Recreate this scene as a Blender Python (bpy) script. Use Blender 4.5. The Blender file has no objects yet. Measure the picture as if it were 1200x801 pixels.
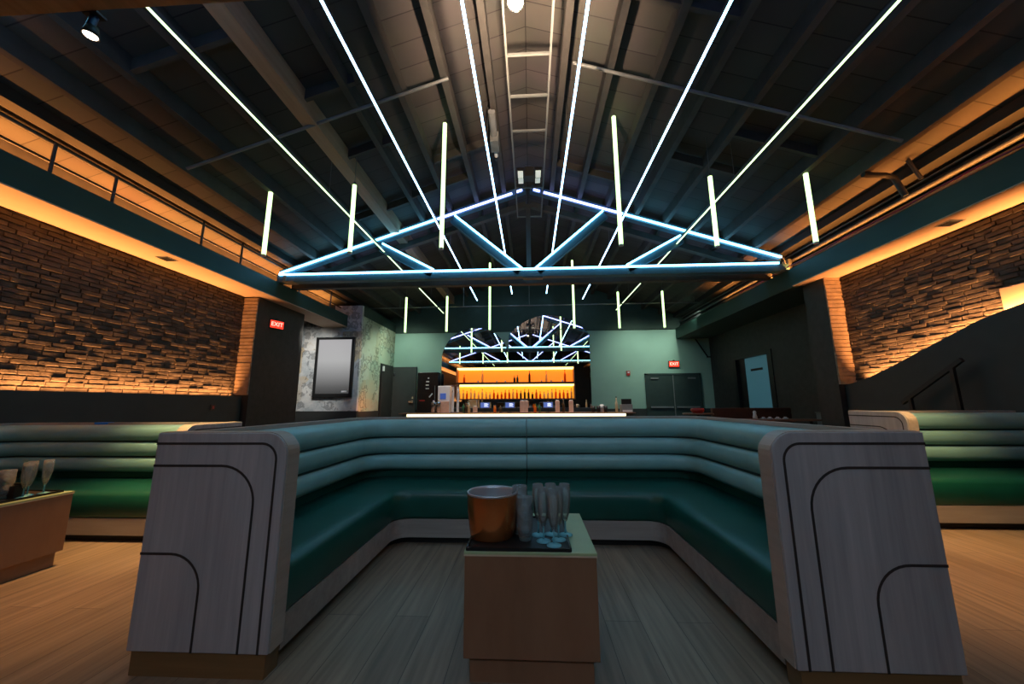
import bpy, bmesh, math, random
from mathutils import Vector, Matrix
random.seed(7)
PI = math.pi
scn = bpy.context.scene
COL = scn.collection

# ------------------------------------------------------------------ camera
def make_camera():
    f, pi, ya, ro = 425.92, .16750, .04978, -.005413
    cy, sy, cp, sp = math.cos(ya), math.sin(ya), math.cos(pi), math.sin(pi)
    fw = Vector((-sy*cp, cy*cp, sp)); r = Vector((cy, sy, 0)); u = r.cross(fw)
    r2 = r*math.cos(ro) + u*math.sin(ro); u2 = -r*math.sin(ro) + u*math.cos(ro)
    cd = bpy.data.cameras.new('camera'); cam = bpy.data.objects.new('camera', cd); COL.objects.link(cam)
    cd.sensor_width = 36; cd.lens = f/1200*36; cd.clip_start = .02; cd.clip_end = 100
    m = Matrix((r2, u2, -fw)).transposed().to_4x4(); m.translation = Vector((0, 0, 1.15))
    cam.matrix_world = m
    scn.camera = cam
make_camera()
scn.view_settings.view_transform = 'Standard'
scn.view_settings.look = 'None'
scn.view_settings.exposure = 0
scn.cycles.use_denoising = True
scn.cycles.max_bounces = 8
scn.cycles.sample_clamp_indirect = 4

# ------------------------------------------------------------------ materials
def nodes_of(name):
    m = bpy.data.materials.new(name); m.use_nodes = True
    nt = m.node_tree
    return m, nt, nt.nodes['Principled BSDF']
def L(nt, a, b): nt.links.new(a, b)
def c4(c): return (c[0], c[1], c[2], 1)
def plain(name, col, rough=.5, metal=0, var=.15, scale=6, bump=0, bscale=40, coat=0):
    """paint / metal / plastic with a gentle noise variation of tone and an optional fine bump"""
    m, nt, b = nodes_of(name)
    tc = nt.nodes.new('ShaderNodeTexCoord')
    n = nt.nodes.new('ShaderNodeTexNoise'); n.inputs['Scale'].default_value = scale; n.inputs['Detail'].default_value = 4
    L(nt, tc.outputs['Object'], n.inputs['Vector'])
    rp = nt.nodes.new('ShaderNodeValToRGB')
    rp.color_ramp.elements[0].position = .3; rp.color_ramp.elements[1].position = .7
    rp.color_ramp.elements[0].color = c4([x*(1-var) for x in col]); rp.color_ramp.elements[1].color = c4([min(1, x*(1+var)) for x in col])
    L(nt, n.outputs['Fac'], rp.inputs['Fac']); L(nt, rp.outputs['Color'], b.inputs['Base Color'])
    b.inputs['Roughness'].default_value = rough; b.inputs['Metallic'].default_value = metal
    b.inputs['Coat Weight'].default_value = coat
    if bump:
        n2 = nt.nodes.new('ShaderNodeTexNoise'); n2.inputs['Scale'].default_value = bscale; n2.inputs['Detail'].default_value = 5
        L(nt, tc.outputs['Object'], n2.inputs['Vector'])
        bp = nt.nodes.new('ShaderNodeBump'); bp.inputs['Strength'].default_value = bump; bp.inputs['Distance'].default_value = .01
        L(nt, n2.outputs['Fac'], bp.inputs['Height']); L(nt, bp.outputs['Normal'], b.inputs['Normal'])
    return m
def wood(name, dark, light, axis='Z', rough=.45, fine=28, stretch=.06):
    m, nt, b = nodes_of(name)
    tc = nt.nodes.new('ShaderNodeTexCoord'); mp = nt.nodes.new('ShaderNodeMapping')
    sc = {'X': (stretch, 1, 1), 'Y': (1, stretch, 1), 'Z': (1, 1, stretch)}[axis]
    mp.inputs['Scale'].default_value = sc
    L(nt, tc.outputs['Object'], mp.inputs['Vector'])
    n = nt.nodes.new('ShaderNodeTexNoise'); n.inputs['Scale'].default_value = fine; n.inputs['Detail'].default_value = 8; n.inputs['Roughness'].default_value = .65
    L(nt, mp.outputs['Vector'], n.inputs['Vector'])
    n2 = nt.nodes.new('ShaderNodeTexNoise'); n2.inputs['Scale'].default_value = 4; n2.inputs['Detail'].default_value = 3
    L(nt, mp.outputs['Vector'], n2.inputs['Vector'])
    mx = nt.nodes.new('ShaderNodeMix'); mx.data_type = 'FLOAT'; mx.inputs[0].default_value = .4
    L(nt, n.outputs['Fac'], mx.inputs[2]); L(nt, n2.outputs['Fac'], mx.inputs[3])
    rp = nt.nodes.new('ShaderNodeValToRGB'); rp.color_ramp.elements[0].position = .32; rp.color_ramp.elements[1].position = .68
    rp.color_ramp.elements[0].color = c4(dark); rp.color_ramp.elements[1].color = c4(light)
    L(nt, mx.outputs[0], rp.inputs['Fac']); L(nt, rp.outputs['Color'], b.inputs['Base Color'])
    bp = nt.nodes.new('ShaderNodeBump'); bp.inputs['Strength'].default_value = .12; bp.inputs['Distance'].default_value = .004
    L(nt, n.outputs['Fac'], bp.inputs['Height']); L(nt, bp.outputs['Normal'], b.inputs['Normal'])
    b.inputs['Roughness'].default_value = rough
    return m
def glow(name, col, strength):
    m, nt, b = nodes_of(name)
    b.inputs['Base Color'].default_value = c4(col)
    b.inputs['Emission Color'].default_value = c4(col); b.inputs['Emission Strength'].default_value = strength
    return m
def planks(name):
    m, nt, b = nodes_of(name)
    tc = nt.nodes.new('ShaderNodeTexCoord'); mp = nt.nodes.new('ShaderNodeMapping')
    mp.inputs['Rotation'].default_value = (0, 0, PI/2)
    L(nt, tc.outputs['Object'], mp.inputs['Vector'])
    br = nt.nodes.new('ShaderNodeTexBrick'); br.offset = .37; br.inputs['Scale'].default_value = 1
    br.inputs['Brick Width'].default_value = 1.6; br.inputs['Row Height'].default_value = .19
    br.inputs['Mortar Size'].default_value = .0015; br.inputs['Bias'].default_value = 0
    br.inputs['Color1'].default_value = (.31, .225, .15, 1); br.inputs['Color2'].default_value = (.25, .18, .12, 1); br.inputs['Mortar'].default_value = (.06, .04, .03, 1)
    L(nt, mp.outputs['Vector'], br.inputs['Vector'])
    m2 = nt.nodes.new('ShaderNodeMapping'); m2.inputs['Scale'].default_value = (1, .05, 1)
    L(nt, tc.outputs['Object'], m2.inputs['Vector'])
    n = nt.nodes.new('ShaderNodeTexNoise'); n.inputs['Scale'].default_value = 30; n.inputs['Detail'].default_value = 8
    L(nt, m2.outputs['Vector'], n.inputs['Vector'])
    rp = nt.nodes.new('ShaderNodeValToRGB'); rp.color_ramp.elements[0].position = .3; rp.color_ramp.elements[1].position = .7
    rp.color_ramp.elements[0].color = (.62, .62, .62, 1); rp.color_ramp.elements[1].color = (1.1, 1.1, 1.1, 1)
    L(nt, n.outputs['Fac'], rp.inputs['Fac'])
    mx = nt.nodes.new('ShaderNodeMix'); mx.data_type = 'RGBA'; mx.blend_type = 'MULTIPLY'; mx.inputs[0].default_value = 1
    L(nt, br.outputs['Color'], mx.inputs[6]); L(nt, rp.outputs['Color'], mx.inputs[7]); L(nt, mx.outputs[2], b.inputs['Base Color'])
    b.inputs['Roughness'].default_value = .48
    bp = nt.nodes.new('ShaderNodeBump'); bp.inputs['Strength'].default_value = .15; bp.inputs['Distance'].default_value = .003
    L(nt, n.outputs['Fac'], bp.inputs['Height']); L(nt, bp.outputs['Normal'], b.inputs['Normal'])
    return m
def deck_mat(name, col):
    m, nt, b = nodes_of(name)
    tc = nt.nodes.new('ShaderNodeTexCoord')
    br = nt.nodes.new('ShaderNodeTexBrick'); br.offset = 0; br.inputs['Scale'].default_value = 1
    br.inputs['Brick Width'].default_value = 30; br.inputs['Row Height'].default_value = .30; br.inputs['Mortar Size'].default_value = .006
    br.inputs['Color1'].default_value = c4(col); br.inputs['Color2'].default_value = c4([x*.75 for x in col]); br.inputs['Mortar'].default_value = (.01, .008, .006, 1)
    L(nt, tc.outputs['Object'], br.inputs['Vector'])
    n = nt.nodes.new('ShaderNodeTexNoise'); n.inputs['Scale'].default_value = 1.3; n.inputs['Detail'].default_value = 6
    L(nt, tc.outputs['Object'], n.inputs['Vector'])
    mx = nt.nodes.new('ShaderNodeMix'); mx.data_type = 'RGBA'; mx.blend_type = 'MULTIPLY'; mx.inputs[0].default_value = .7
    L(nt, br.outputs['Color'], mx.inputs[6]); L(nt, n.outputs['Color'], mx.inputs[7])
    hs = nt.nodes.new('ShaderNodeHueSaturation'); hs.inputs['Saturation'].default_value = .6; hs.inputs['Value'].default_value = 1.6
    L(nt, mx.outputs[2], hs.inputs['Color']); L(nt, hs.outputs['Color'], b.inputs['Base Color'])
    b.inputs['Roughness'].default_value = .75
    return m
def mural_mat(name, cols, rot):
    """worn poster mural: blurred colour fields with rubbed block-letter shapes over them"""
    m, nt, b = nodes_of(name)
    tc = nt.nodes.new('ShaderNodeTexCoord'); mp = nt.nodes.new('ShaderNodeMapping'); mp.inputs['Rotation'].default_value = rot
    L(nt, tc.outputs['Object'], mp.inputs['Vector'])
    v = nt.nodes.new('ShaderNodeTexVoronoi'); v.distance = 'CHEBYCHEV'; v.inputs['Scale'].default_value = 1.1; v.inputs['Randomness'].default_value = .8
    L(nt, mp.outputs['Vector'], v.inputs['Vector'])
    sep = nt.nodes.new('ShaderNodeSeparateColor'); L(nt, v.outputs['Color'], sep.inputs['Color'])
    n = nt.nodes.new('ShaderNodeTexNoise'); n.inputs['Scale'].default_value = 2.2; n.inputs['Detail'].default_value = 7; n.inputs['Roughness'].default_value = .7
    L(nt, mp.outputs['Vector'], n.inputs['Vector'])
    ad = nt.nodes.new('ShaderNodeMix'); ad.data_type = 'FLOAT'; ad.inputs[0].default_value = .5
    L(nt, sep.outputs[0], ad.inputs[2]); L(nt, n.outputs['Fac'], ad.inputs[3])
    rp = nt.nodes.new('ShaderNodeValToRGB'); rp.color_ramp.interpolation = 'LINEAR'
    els = rp.color_ramp.elements
    for i, c in enumerate(cols):
        p = .18 + .64*i/(len(cols)-1)
        if i < 2: e = els[i]; e.position = p
        else: e = els.new(p)
        e.color = c4(c)
    L(nt, ad.outputs[0], rp.inputs['Fac'])
    br = nt.nodes.new('ShaderNodeTexBrick'); br.inputs['Scale'].default_value = 1; br.inputs['Brick Width'].default_value = .42; br.inputs['Row Height'].default_value = .36; br.inputs['Mortar Size'].default_value = .05
    br.inputs['Color1'].default_value = (0, 0, 0, 1); br.inputs['Color2'].default_value = (1, 1, 1, 1); br.inputs['Mortar'].default_value = (.9, .9, .9, 1)
    mr = nt.nodes.new('ShaderNodeMapping'); mr.inputs['Rotation'].default_value = (PI/2, 0, 0)
    L(nt, mp.outputs['Vector'], mr.inputs['Vector']); L(nt, mr.outputs['Vector'], br.inputs['Vector'])
    # rows of rubbed ring and bar shapes, like worn block print
    v2 = nt.nodes.new('ShaderNodeTexVoronoi'); v2.distance = 'MINKOWSKI'; v2.inputs['Exponent'].default_value = 3.0; v2.inputs['Scale'].default_value = 3.6; v2.inputs['Randomness'].default_value = .22
    L(nt, mp.outputs['Vector'], v2.inputs['Vector'])
    n4 = nt.nodes.new('ShaderNodeTexNoise'); n4.inputs['Scale'].default_value = 14; n4.inputs['Detail'].default_value = 4; L(nt, mp.outputs['Vector'], n4.inputs['Vector'])
    dm = nt.nodes.new('ShaderNodeMath'); dm.operation = 'MULTIPLY_ADD'; dm.inputs[1].default_value = .35; L(nt, n4.outputs['Fac'], dm.inputs[0]); L(nt, v2.outputs['Distance'], dm.inputs[2])
    pp = nt.nodes.new('ShaderNodeMath'); pp.operation = 'PINGPONG'; pp.inputs[1].default_value = .13; L(nt, dm.outputs[0], pp.inputs[0])
    gt = nt.nodes.new('ShaderNodeMath'); gt.operation = 'GREATER_THAN'; gt.inputs[1].default_value = .075
    L(nt, pp.outputs[0], gt.inputs[0])
    n3 = nt.nodes.new('ShaderNodeTexNoise'); n3.inputs['Scale'].default_value = 1.5; L(nt, mp.outputs['Vector'], n3.inputs['Vector'])
    g2 = nt.nodes.new('ShaderNodeMath'); g2.operation = 'GREATER_THAN'; g2.inputs[1].default_value = .48; L(nt, n3.outputs['Fac'], g2.inputs[0])
    ml = nt.nodes.new('ShaderNodeMath'); ml.operation = 'MULTIPLY'; L(nt, gt.outputs[0], ml.inputs[0]); L(nt, g2.outputs[0], ml.inputs[1])
    mu = nt.nodes.new('ShaderNodeMath'); mu.operation = 'MULTIPLY'; mu.inputs[1].default_value = .50; L(nt, ml.outputs[0], mu.inputs[0])
    mx = nt.nodes.new('ShaderNodeMix'); mx.data_type = 'RGBA'; mx.inputs[7].default_value = (.05, .05, .05, 1)
    L(nt, mu.outputs[0], mx.inputs[0]); L(nt, rp.outputs['Color'], mx.inputs[6]); L(nt, mx.outputs[2], b.inputs['Base Color'])
    b.inputs['Roughness'].default_value = .7
    return m
def glassy(name, col, rough=.03, alpha_mix=.75, tint=(.55, .7, .72)):
    """thin clear glass: mostly see-through with a glossy film"""
    m = bpy.data.materials.new(name); m.use_nodes = True; nt = m.node_tree
    nt.nodes.remove(nt.nodes['Principled BSDF']); out = nt.nodes['Material Output']
    tr = nt.nodes.new('ShaderNodeBsdfTransparent'); tr.inputs['Color'].default_value = c4(col)
    gl = nt.nodes.new('ShaderNodeBsdfGlossy'); gl.inputs['Roughness'].default_value = rough
    df = nt.nodes.new('ShaderNodeBsdfDiffuse'); df.inputs['Color'].default_value = c4(tint)
    fr = nt.nodes.new('ShaderNodeFresnel'); fr.inputs['IOR'].default_value = 1.45
    m1 = nt.nodes.new('ShaderNodeMixShader'); L(nt, fr.outputs[0], m1.inputs[0]); L(nt, tr.outputs[0], m1.inputs[1]); L(nt, gl.outputs[0], m1.inputs[2])
    m2 = nt.nodes.new('ShaderNodeMixShader'); m2.inputs[0].default_value = 1-alpha_mix
    L(nt, m1.outputs[0], m2.inputs[1]); L(nt, df.outputs[0], m2.inputs[2]); L(nt, m2.outputs[0], out.inputs['Surface'])
    return m

def lucent(name, col):
    m = bpy.data.materials.new(name); m.use_nodes = True; nt = m.node_tree; b = nt.nodes['Principled BSDF']
    b.inputs['Base Color'].default_value = c4(col); b.inputs['Roughness'].default_value = .12
    tl = nt.nodes.new('ShaderNodeBsdfTranslucent'); tl.inputs['Color'].default_value = c4(col)
    tr = nt.nodes.new('ShaderNodeBsdfTransparent'); tr.inputs['Color'].default_value = c4(col)
    a = nt.nodes.new('ShaderNodeMixShader'); a.inputs[0].default_value = .45; L(nt, tl.outputs[0], a.inputs[1]); L(nt, tr.outputs[0], a.inputs[2])
    x = nt.nodes.new('ShaderNodeMixShader'); x.inputs[0].default_value = .65; L(nt, b.outputs[0], x.inputs[1]); L(nt, a.outputs[0], x.inputs[2])
    L(nt, x.outputs[0], nt.nodes['Material Output'].inputs['Surface']); return m
M = dict(
    floor=planks('oak_plank_floor'),
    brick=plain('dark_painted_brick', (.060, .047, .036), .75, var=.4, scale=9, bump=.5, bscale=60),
    brick_lit=plain('tan_lit_brick', (.42, .30, .20), .8, var=.2, scale=9, bump=.4, bscale=60),  # pilaster brick in its lit tone, cove glow put into the colour
    dark_wall=plain('charcoal_wall_paint', (.030, .031, .029), .6, var=.15, scale=3),
    dark_brick=plain('charcoal_brick_paint', (.033, .032, .029), .6, var=.25, scale=9, bump=.3),
    wainscot=plain('black_green_wall_paint', (.030, .036, .034), .55, var=.12),
    green_wall=plain('sage_green_wall_paint', (.30, .47, .38), .7, var=.06, scale=1.5),
    gable=plain('dark_green_gable_paint', (.030, .060, .046), .7, var=.1),
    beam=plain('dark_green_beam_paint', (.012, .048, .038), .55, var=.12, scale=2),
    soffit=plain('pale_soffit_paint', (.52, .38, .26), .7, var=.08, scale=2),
    deck=deck_mat('roof_deck_boards', (.052, .045, .036)),
    purlin=plain('dark_brown_purlin', (.050, .046, .040), .7, var=.2),
    purlin_brown=wood('warm_brown_timber', (.26, .16, .09), (.44, .29, .18), 'Y', .6, 12),
    truss_paint=plain('blue_grey_truss_paint', (.05, .14, .19), .5, var=.1),
    truss_dark=plain('dark_grey_truss_paint', (.07, .07, .065), .6),
    pipe=plain('dark_pipe_paint', (.055, .06, .06), .45),
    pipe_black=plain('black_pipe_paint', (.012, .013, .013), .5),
    pipe_grey=plain('grey_pipe_paint', (.16, .17, .16), .5),
    duct=plain('navy_pipe_paint', (.01, .035, .10), .4),
    cable_pink=plain('crimson_cable', (.25, .02, .07), .5),
    led_w=glow('white_green_led', (.62, .86, .44), 3.5),
    led_b=glow('cool_white_led', (.34, .66, 1.0), 11),
    led_t=glow('cyan_white_led', (.20, .66, 1.0), 7),
    led_v=glow('violet_white_led', (.32, .38, 1.0), 6),
    led_cream=glow('cream_led', (1.0, .84, .50), 2.2),
    tube=glow('tube_led', (.58, .88, .38), 2.6),
    wire=plain('steel_wire', (.2, .2, .19), .4, .8),
    black=plain('matt_black', (.008, .008, .008), .5),
    black_gloss=plain('gloss_black', (.010, .011, .012), .25),
    steel=plain('brushed_steel', (.62, .62, .60), .25, 1, var=.08),
    chrome=plain('bright_steel', (.8, .8, .8), .30, 1, var=.02),
    lining=plain('steel_lining', (.50, .51, .54), .35, .6, var=.06),
    copper=plain('copper', (.84, .28, .085), .24, .85, var=.12, scale=3),
    white=plain('white_enamel', (.75, .76, .76), .4, var=.04),
    grey=plain('mid_grey_paint', (.20, .21, .21), .5),
    oak_grey=wood('grey_limed_oak', (.27, .265, .27), (.47, .455, .455), 'Z', .5, 26, .05),
    oak_cap=wood('limed_oak_edge', (.36, .30, .25), (.50, .43, .36), 'Y', .5, 26, .06),
    oak_fascia=wood('limed_oak_fascia', (.26, .22, .19), (.42, .36, .31), 'X', .5, 22, .06),
    groove=plain('dark_groove', (.030, .022, .020), .6),
    plinth=wood('bronze_oak_plinth', (.15, .085, .03), (.23, .13, .05), 'X', .45, 20),
    back_uph=plain('sage_leatherette', (.25, .48, .45), .33, var=.08, scale=5, bump=.05, bscale=120),
    seam_shade=plain('teal_seam_shade', (.012, .045, .045), .6),
    seat_uph=plain('emerald_leatherette', (.005, .078, .056), .33, var=.12, scale=5, bump=.05, bscale=120),
    table=wood('brown_veneer', (.21, .105, .055), (.28, .145, .08), 'Z', .4, 10, .3),
    table_top=plain('pale_laminate', (.38, .48, .26), .3, var=.08),  # green tint paints in the reflection of the tube lights
    table_edge=plain('cream_edge_band', (.62, .50, .36), .4),
    glass=glassy('clear_glass', (.93, .97, .97), .03, .85, (.80, .85, .86)),
    glass_glint=glassy('aqua_glint_glass', (.55, .9, .95), .05, .52, (.34, .82, .92)),  # aqua tint paints light glints into the glass feet and bases
    amber=lucent('amber_glass', (.85, .32, .05)),
    dark_glass=plain('dark_bottle_glass', (.05, .03, .015), .1),
    green_glass=plain('green_bottle_glass', (.03, .12, .05), .1),
    clear_bottle=lucent('pale_bottle_glass', (.90, .80, .60)),
    red=plain('red_plastic', (.45, .03, .02), .4),
    red_glow=glow('red_sign_glow', (1.0, .045, .02), 1.3),
    letter=glow('sign_letters', (1.0, .78, .62), 1.2),
    peach=plain('peach_card', (.68, .42, .30), .6),
    niche_hi=glow('orange_backlight', (1.0, .23, .015), 1.0),
    niche_lo=glow('amber_backlight', (1.0, .36, .02), 1.05),
    niche_strip=glow('yellow_white_strip', (1.0, .72, .22), 3.2),
    screen_blue=glow('blue_screen', (.06, .12, .42), .4),
    screen_text=glow('screen_text', (.75, .85, 1.0), .9),
    screen_grey=None,
    door=plain('charcoal_door_paint', (.050, .058, .056), .5, var=.08),
    door_green=plain('dark_green_door_paint', (.030, .052, .048), .5, var=.08),
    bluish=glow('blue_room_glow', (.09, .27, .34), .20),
    bench=plain('dark_red_brown_leather', (.075, .028, .016), .5),
    bar_top=wood('brown_bar_top', (.16, .07, .04), (.30, .15, .09), 'X', .35),
    blue_tape=plain('blue_tape', (.02, .25, .85), .5),
    lamp=glow('warm_lamp', (1.0, .80, .58), 14),
    flood=glow('flood_panel', (.95, 1.0, .88), .42),
    mirror=None,
    mural_a=mural_mat('grey_rust_mural', [(.17, .20, .21), (.50, .50, .48), (.36, .39, .40), (.62, .61, .58), (.42, .33, .20), (.50, .47, .42), (.28, .35, .43)], (0, 0, 0)),
    mural_b=mural_mat('green_rust_mural', [(.18, .28, .20), (.36, .48, .36), (.42, .44, .30), (.48, .56, .44), (.42, .32, .18)], (0, 0, PI/2)),
)
def mk_mirror():
    m, nt, b = nodes_of('tinted_mirror')
    b.inputs['Base Color'].default_value = (.82, .84, .86, 1); b.inputs['Metallic'].default_value = 1; b.inputs['Roughness'].default_value = .015
    return m
M['mirror'] = mk_mirror()
def mk_screen():
    m, nt, b = nodes_of('grey_gradient_screen')
    tc = nt.nodes.new('ShaderNodeTexCoord'); sp = nt.nodes.new('ShaderNodeSeparateXYZ'); L(nt, tc.outputs['Generated'], sp.inputs[0])
    rp = nt.nodes.new('ShaderNodeValToRGB'); e = rp.color_ramp.elements
    e[0].position = .0; e[0].color = (.045, .045, .045, 1); e[1].position = 1; e[1].color = (.40, .39, .40, 1)
    x = e.new(.12); x.color = (.09, .09, .09, 1)
    x = e.new(.6); x.color = (.40, .40, .40, 1)
    L(nt, sp.outputs['Z'], rp.inputs['Fac']); L(nt, rp.outputs['Color'], b.inputs['Emission Color']); b.inputs['Emission Strength'].default_value = 1
    b.inputs['Base Color'].default_value = (.02, .02, .02, 1); b.inputs['Roughness'].default_value = .3
    return m
M['screen_grey'] = mk_screen()

# ------------------------------------------------------------------ mesh building
class MB:
    def __init__(s): s.v = []; s.f = []; s.sm = []
    def add(s, vs, fs, smooth=False):
        k = len(s.v); s.v += [tuple(v) for v in vs]; s.f += [[i+k for i in f] for f in fs]; s.sm += [smooth]*len(fs); return s
    def box(s, x0, x1, y0, y1, z0, z1):
        return s.add([(x0, y0, z0), (x1, y0, z0), (x1, y1, z0), (x0, y1, z0), (x0, y0, z1), (x1, y0, z1), (x1, y1, z1), (x0, y1, z1)],
                     [(0, 3, 2, 1), (4, 5, 6, 7), (0, 1, 5, 4), (1, 2, 6, 5), (2, 3, 7, 6), (3, 0, 4, 7)])
    def bar(s, p0, p1, w, h, up=(0, 0, 1)):
        """square bar from p0 to p1: w across, h along 'up'"""
        p0, p1 = Vector(p0), Vector(p1); d = (p1-p0).normalized(); up = Vector(up)
        a = d.cross(up).normalized(); u = a.cross(d).normalized()
        q = []
        for p in (p0, p1):
            for i, j in ((-1, -1), (1, -1), (1, 1), (-1, 1)): q.append(p + a*(w/2*i) + u*(h/2*j))
        return s.add(q, [(0, 1, 2, 3), (7, 6, 5, 4), (0, 4, 5, 1), (1, 5, 6, 2), (2, 6, 7, 3), (3, 7, 4, 0)])
    def tube(s, pts, r, n=10, caps=True, r1=None):
        pts = [Vector(p) for p in pts]; vs = []; fs = []
        m = len(pts)
        for i, p in enumerate(pts):
            d = (pts[min(i+1, m-1)] - pts[max(i-1, 0)]).normalized()
            ref = Vector((0, 0, 1)) if abs(d.z) < .9 else Vector((1, 0, 0))
            a = d.cross(ref).normalized(); u = a.cross(d)
            rr = r if r1 is None else r + (r1-r)*i/(m-1)
            for k in range(n):
                t = 2*PI*k/n; vs.append(p + a*(rr*math.cos(t)) + u*(rr*math.sin(t)))
        for i in range(m-1):
            for k in range(n): fs.append((i*n+k, i*n+(k+1) % n, (i+1)*n+(k+1) % n, (i+1)*n+k))
        s.add(vs, fs, True)
        if caps:
            s.add(vs[:n], [tuple(range(n))[::-1]]); s.add(vs[-n:], [tuple(range(n))])
        return s
    def lathe(s, prof, c=(0, 0, 0), n=24, smooth=True, caps=True):
        vs = []; fs = []
        for r, z in prof:
            for k in range(n):
                t = 2*PI*k/n; vs.append((c[0]+r*math.cos(t), c[1]+r*math.sin(t), c[2]+z))
        for i in range(len(prof)-1):
            for k in range(n): fs.append((i*n+k, i*n+(k+1) % n, (i+1)*n+(k+1) % n, (i+1)*n+k))
        s.add(vs, fs, smooth)
        for i, rev in ((0, True), (len(prof)-1, False)):
            if caps and prof[i][0] > 1e-5:
                idx = tuple(range(n)); s.add(vs[i*n:(i+1)*n], [idx[::-1] if rev else idx])
        return s
    def prism(s, poly, axis, a0, a1):
        """2-D polygon extruded along an axis; poly in the two other axes in order"""
        def P(u, v, a): return {'Y': (u, a, v), 'X': (a, u, v), 'Z': (u, v, a)}[axis]
        n = len(poly); vs = [P(u, v, a0) for u, v in poly] + [P(u, v, a1) for u, v in poly]
        fs = [tuple(range(n)), tuple(range(2*n-1, n-1, -1))] + [(i, i+n, (i+1) % n+n, (i+1) % n) for i in range(n)]
        return s.add(vs, fs)
    def build(s, name, mat, parent=None, loc=(0, 0, 0), bevel=0, bseg=2, auto=True):
        me = bpy.data.meshes.new(name)
        me.from_pydata(s.v, [], s.f)
        me.polygons.foreach_set('use_smooth', s.sm)
        bm = bmesh.new(); bm.from_mesh(me)
        bmesh.ops.recalc_face_normals(bm, faces=bm.faces)
        bm.to_mesh(me); bm.free()
        me.materials.append(mat)
        o = bpy.data.objects.new(name, me); COL.objects.link(o); o.location = loc
        if parent is not None: o.parent = parent
        if bevel:
            b = o.modifiers.new('bevel', 'BEVEL'); b.width = bevel; b.segments = bseg; b.limit_method = 'ANGLE'; b.angle_limit = .7
        return o

def tag(o, label, cat, group=None):
    o['label'] = label; o['category'] = cat
    if group: o['group'] = group
    return o
def thing(name, label, cat, loc=(0, 0, 0), group=None, rz=0):
    o = bpy.data.objects.new(name, None); COL.objects.link(o); o.location = loc; o.rotation_euler = (0, 0, rz)
    o.empty_display_size = .1
    return tag(o, label, cat, group)
def struct(name, mb, mat, **k):
    o = mb.build(name, mat, **k); o['kind'] = 'structure'; return o
_t = [0]
def trim(mb, mat, **k):
    _t[0] += 1; return struct('trim_%d' % _t[0], mb, mat, **k)
def kids(o): return [c for c in bpy.data.objects if c.parent is o]
def dup(root, loc, label=None, group=None, rz=None):
    r = root.copy(); COL.objects.link(r); r.location = loc
    if rz is not None: r.rotation_euler = (0, 0, rz)
    if label: r['label'] = label
    if group: r['group'] = group
    for c in kids(root):
        d = c.copy(); COL.objects.link(d); d.parent = r
        for g in kids(c):
            e = g.copy(); COL.objects.link(e); e.parent = d
    return r
def text_mesh(name, s, size, mat, parent, loc, rot, extrude=.002, align='CENTER'):
    cu = bpy.data.curves.new(name, 'FONT'); cu.body = s; cu.size = size; cu.extrude = extrude; cu.align_x = align; cu.align_y = 'CENTER'
    t = bpy.data.objects.new(name, cu); COL.objects.link(t)
    bpy.context.view_layer.update()
    me = bpy.data.meshes.new_from_object(t.evaluated_get(bpy.context.evaluated_depsgraph_get()))
    COL.objects.unlink(t); bpy.data.objects.remove(t)
    me.materials.clear(); me.materials.append(mat)
    o = bpy.data.objects.new(name, me); COL.objects.link(o); o.location = loc; o.rotation_euler = rot
    if parent is not None: o.parent = parent
    return o

# ------------------------------------------------------------------ room shell
def roof(x): return 5.88 - .342*abs(x)          # underside of the deck
YF, YB = -6.0, 12.5
struct('floor', MB().box(-7.2, 6.6, YF, YB, -.1, 0), M['floor'])
cm = MB()
for s in (-1, 1):
    e = 6.6
    cm.add([(0, YF, roof(0)), (s*e, YF, roof(e)), (s*e, YB, roof(e)), (0, YB, roof(0)),
            (0, YF, roof(0)+.06), (s*e, YF, roof(e)+.06), (s*e, YB, roof(e)+.06), (0, YB, roof(0)+.06)],
           [(0, 1, 2, 3), (7, 6, 5, 4), (0, 4, 5, 1), (1, 5, 6, 2), (2, 6, 7, 3), (3, 7, 4, 0)])
struct('ceiling', cm, M['deck'])
# back wall: painted lower part and dark gable above
struct('wall_back', MB().box(-4.86, 6.2, YB, YB+.1, .78, 3.64), M['green_wall'])
struct('baseboard_back', MB().box(-4.86, 6.2, YB-.02, YB+.1, 0, .96), M['wainscot'])
struct('wall_back_gable', MB().prism([(-6.6, 3.64), (6.6, 3.64), (6.6, roof(6.6)), (0, roof(0)), (-6.6, roof(6.6))], 'Y', YB-.01, YB+.1), M['gable'])
struct('wall_front', MB().prism([(-7.2, 0), (6.6, 0), (6.6, roof(6.6)), (0, roof(0)), (-6.6, roof(6.6)), (-7.2, 3.6)], 'Y', YF-.1, YF), M['dark_wall'])

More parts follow.
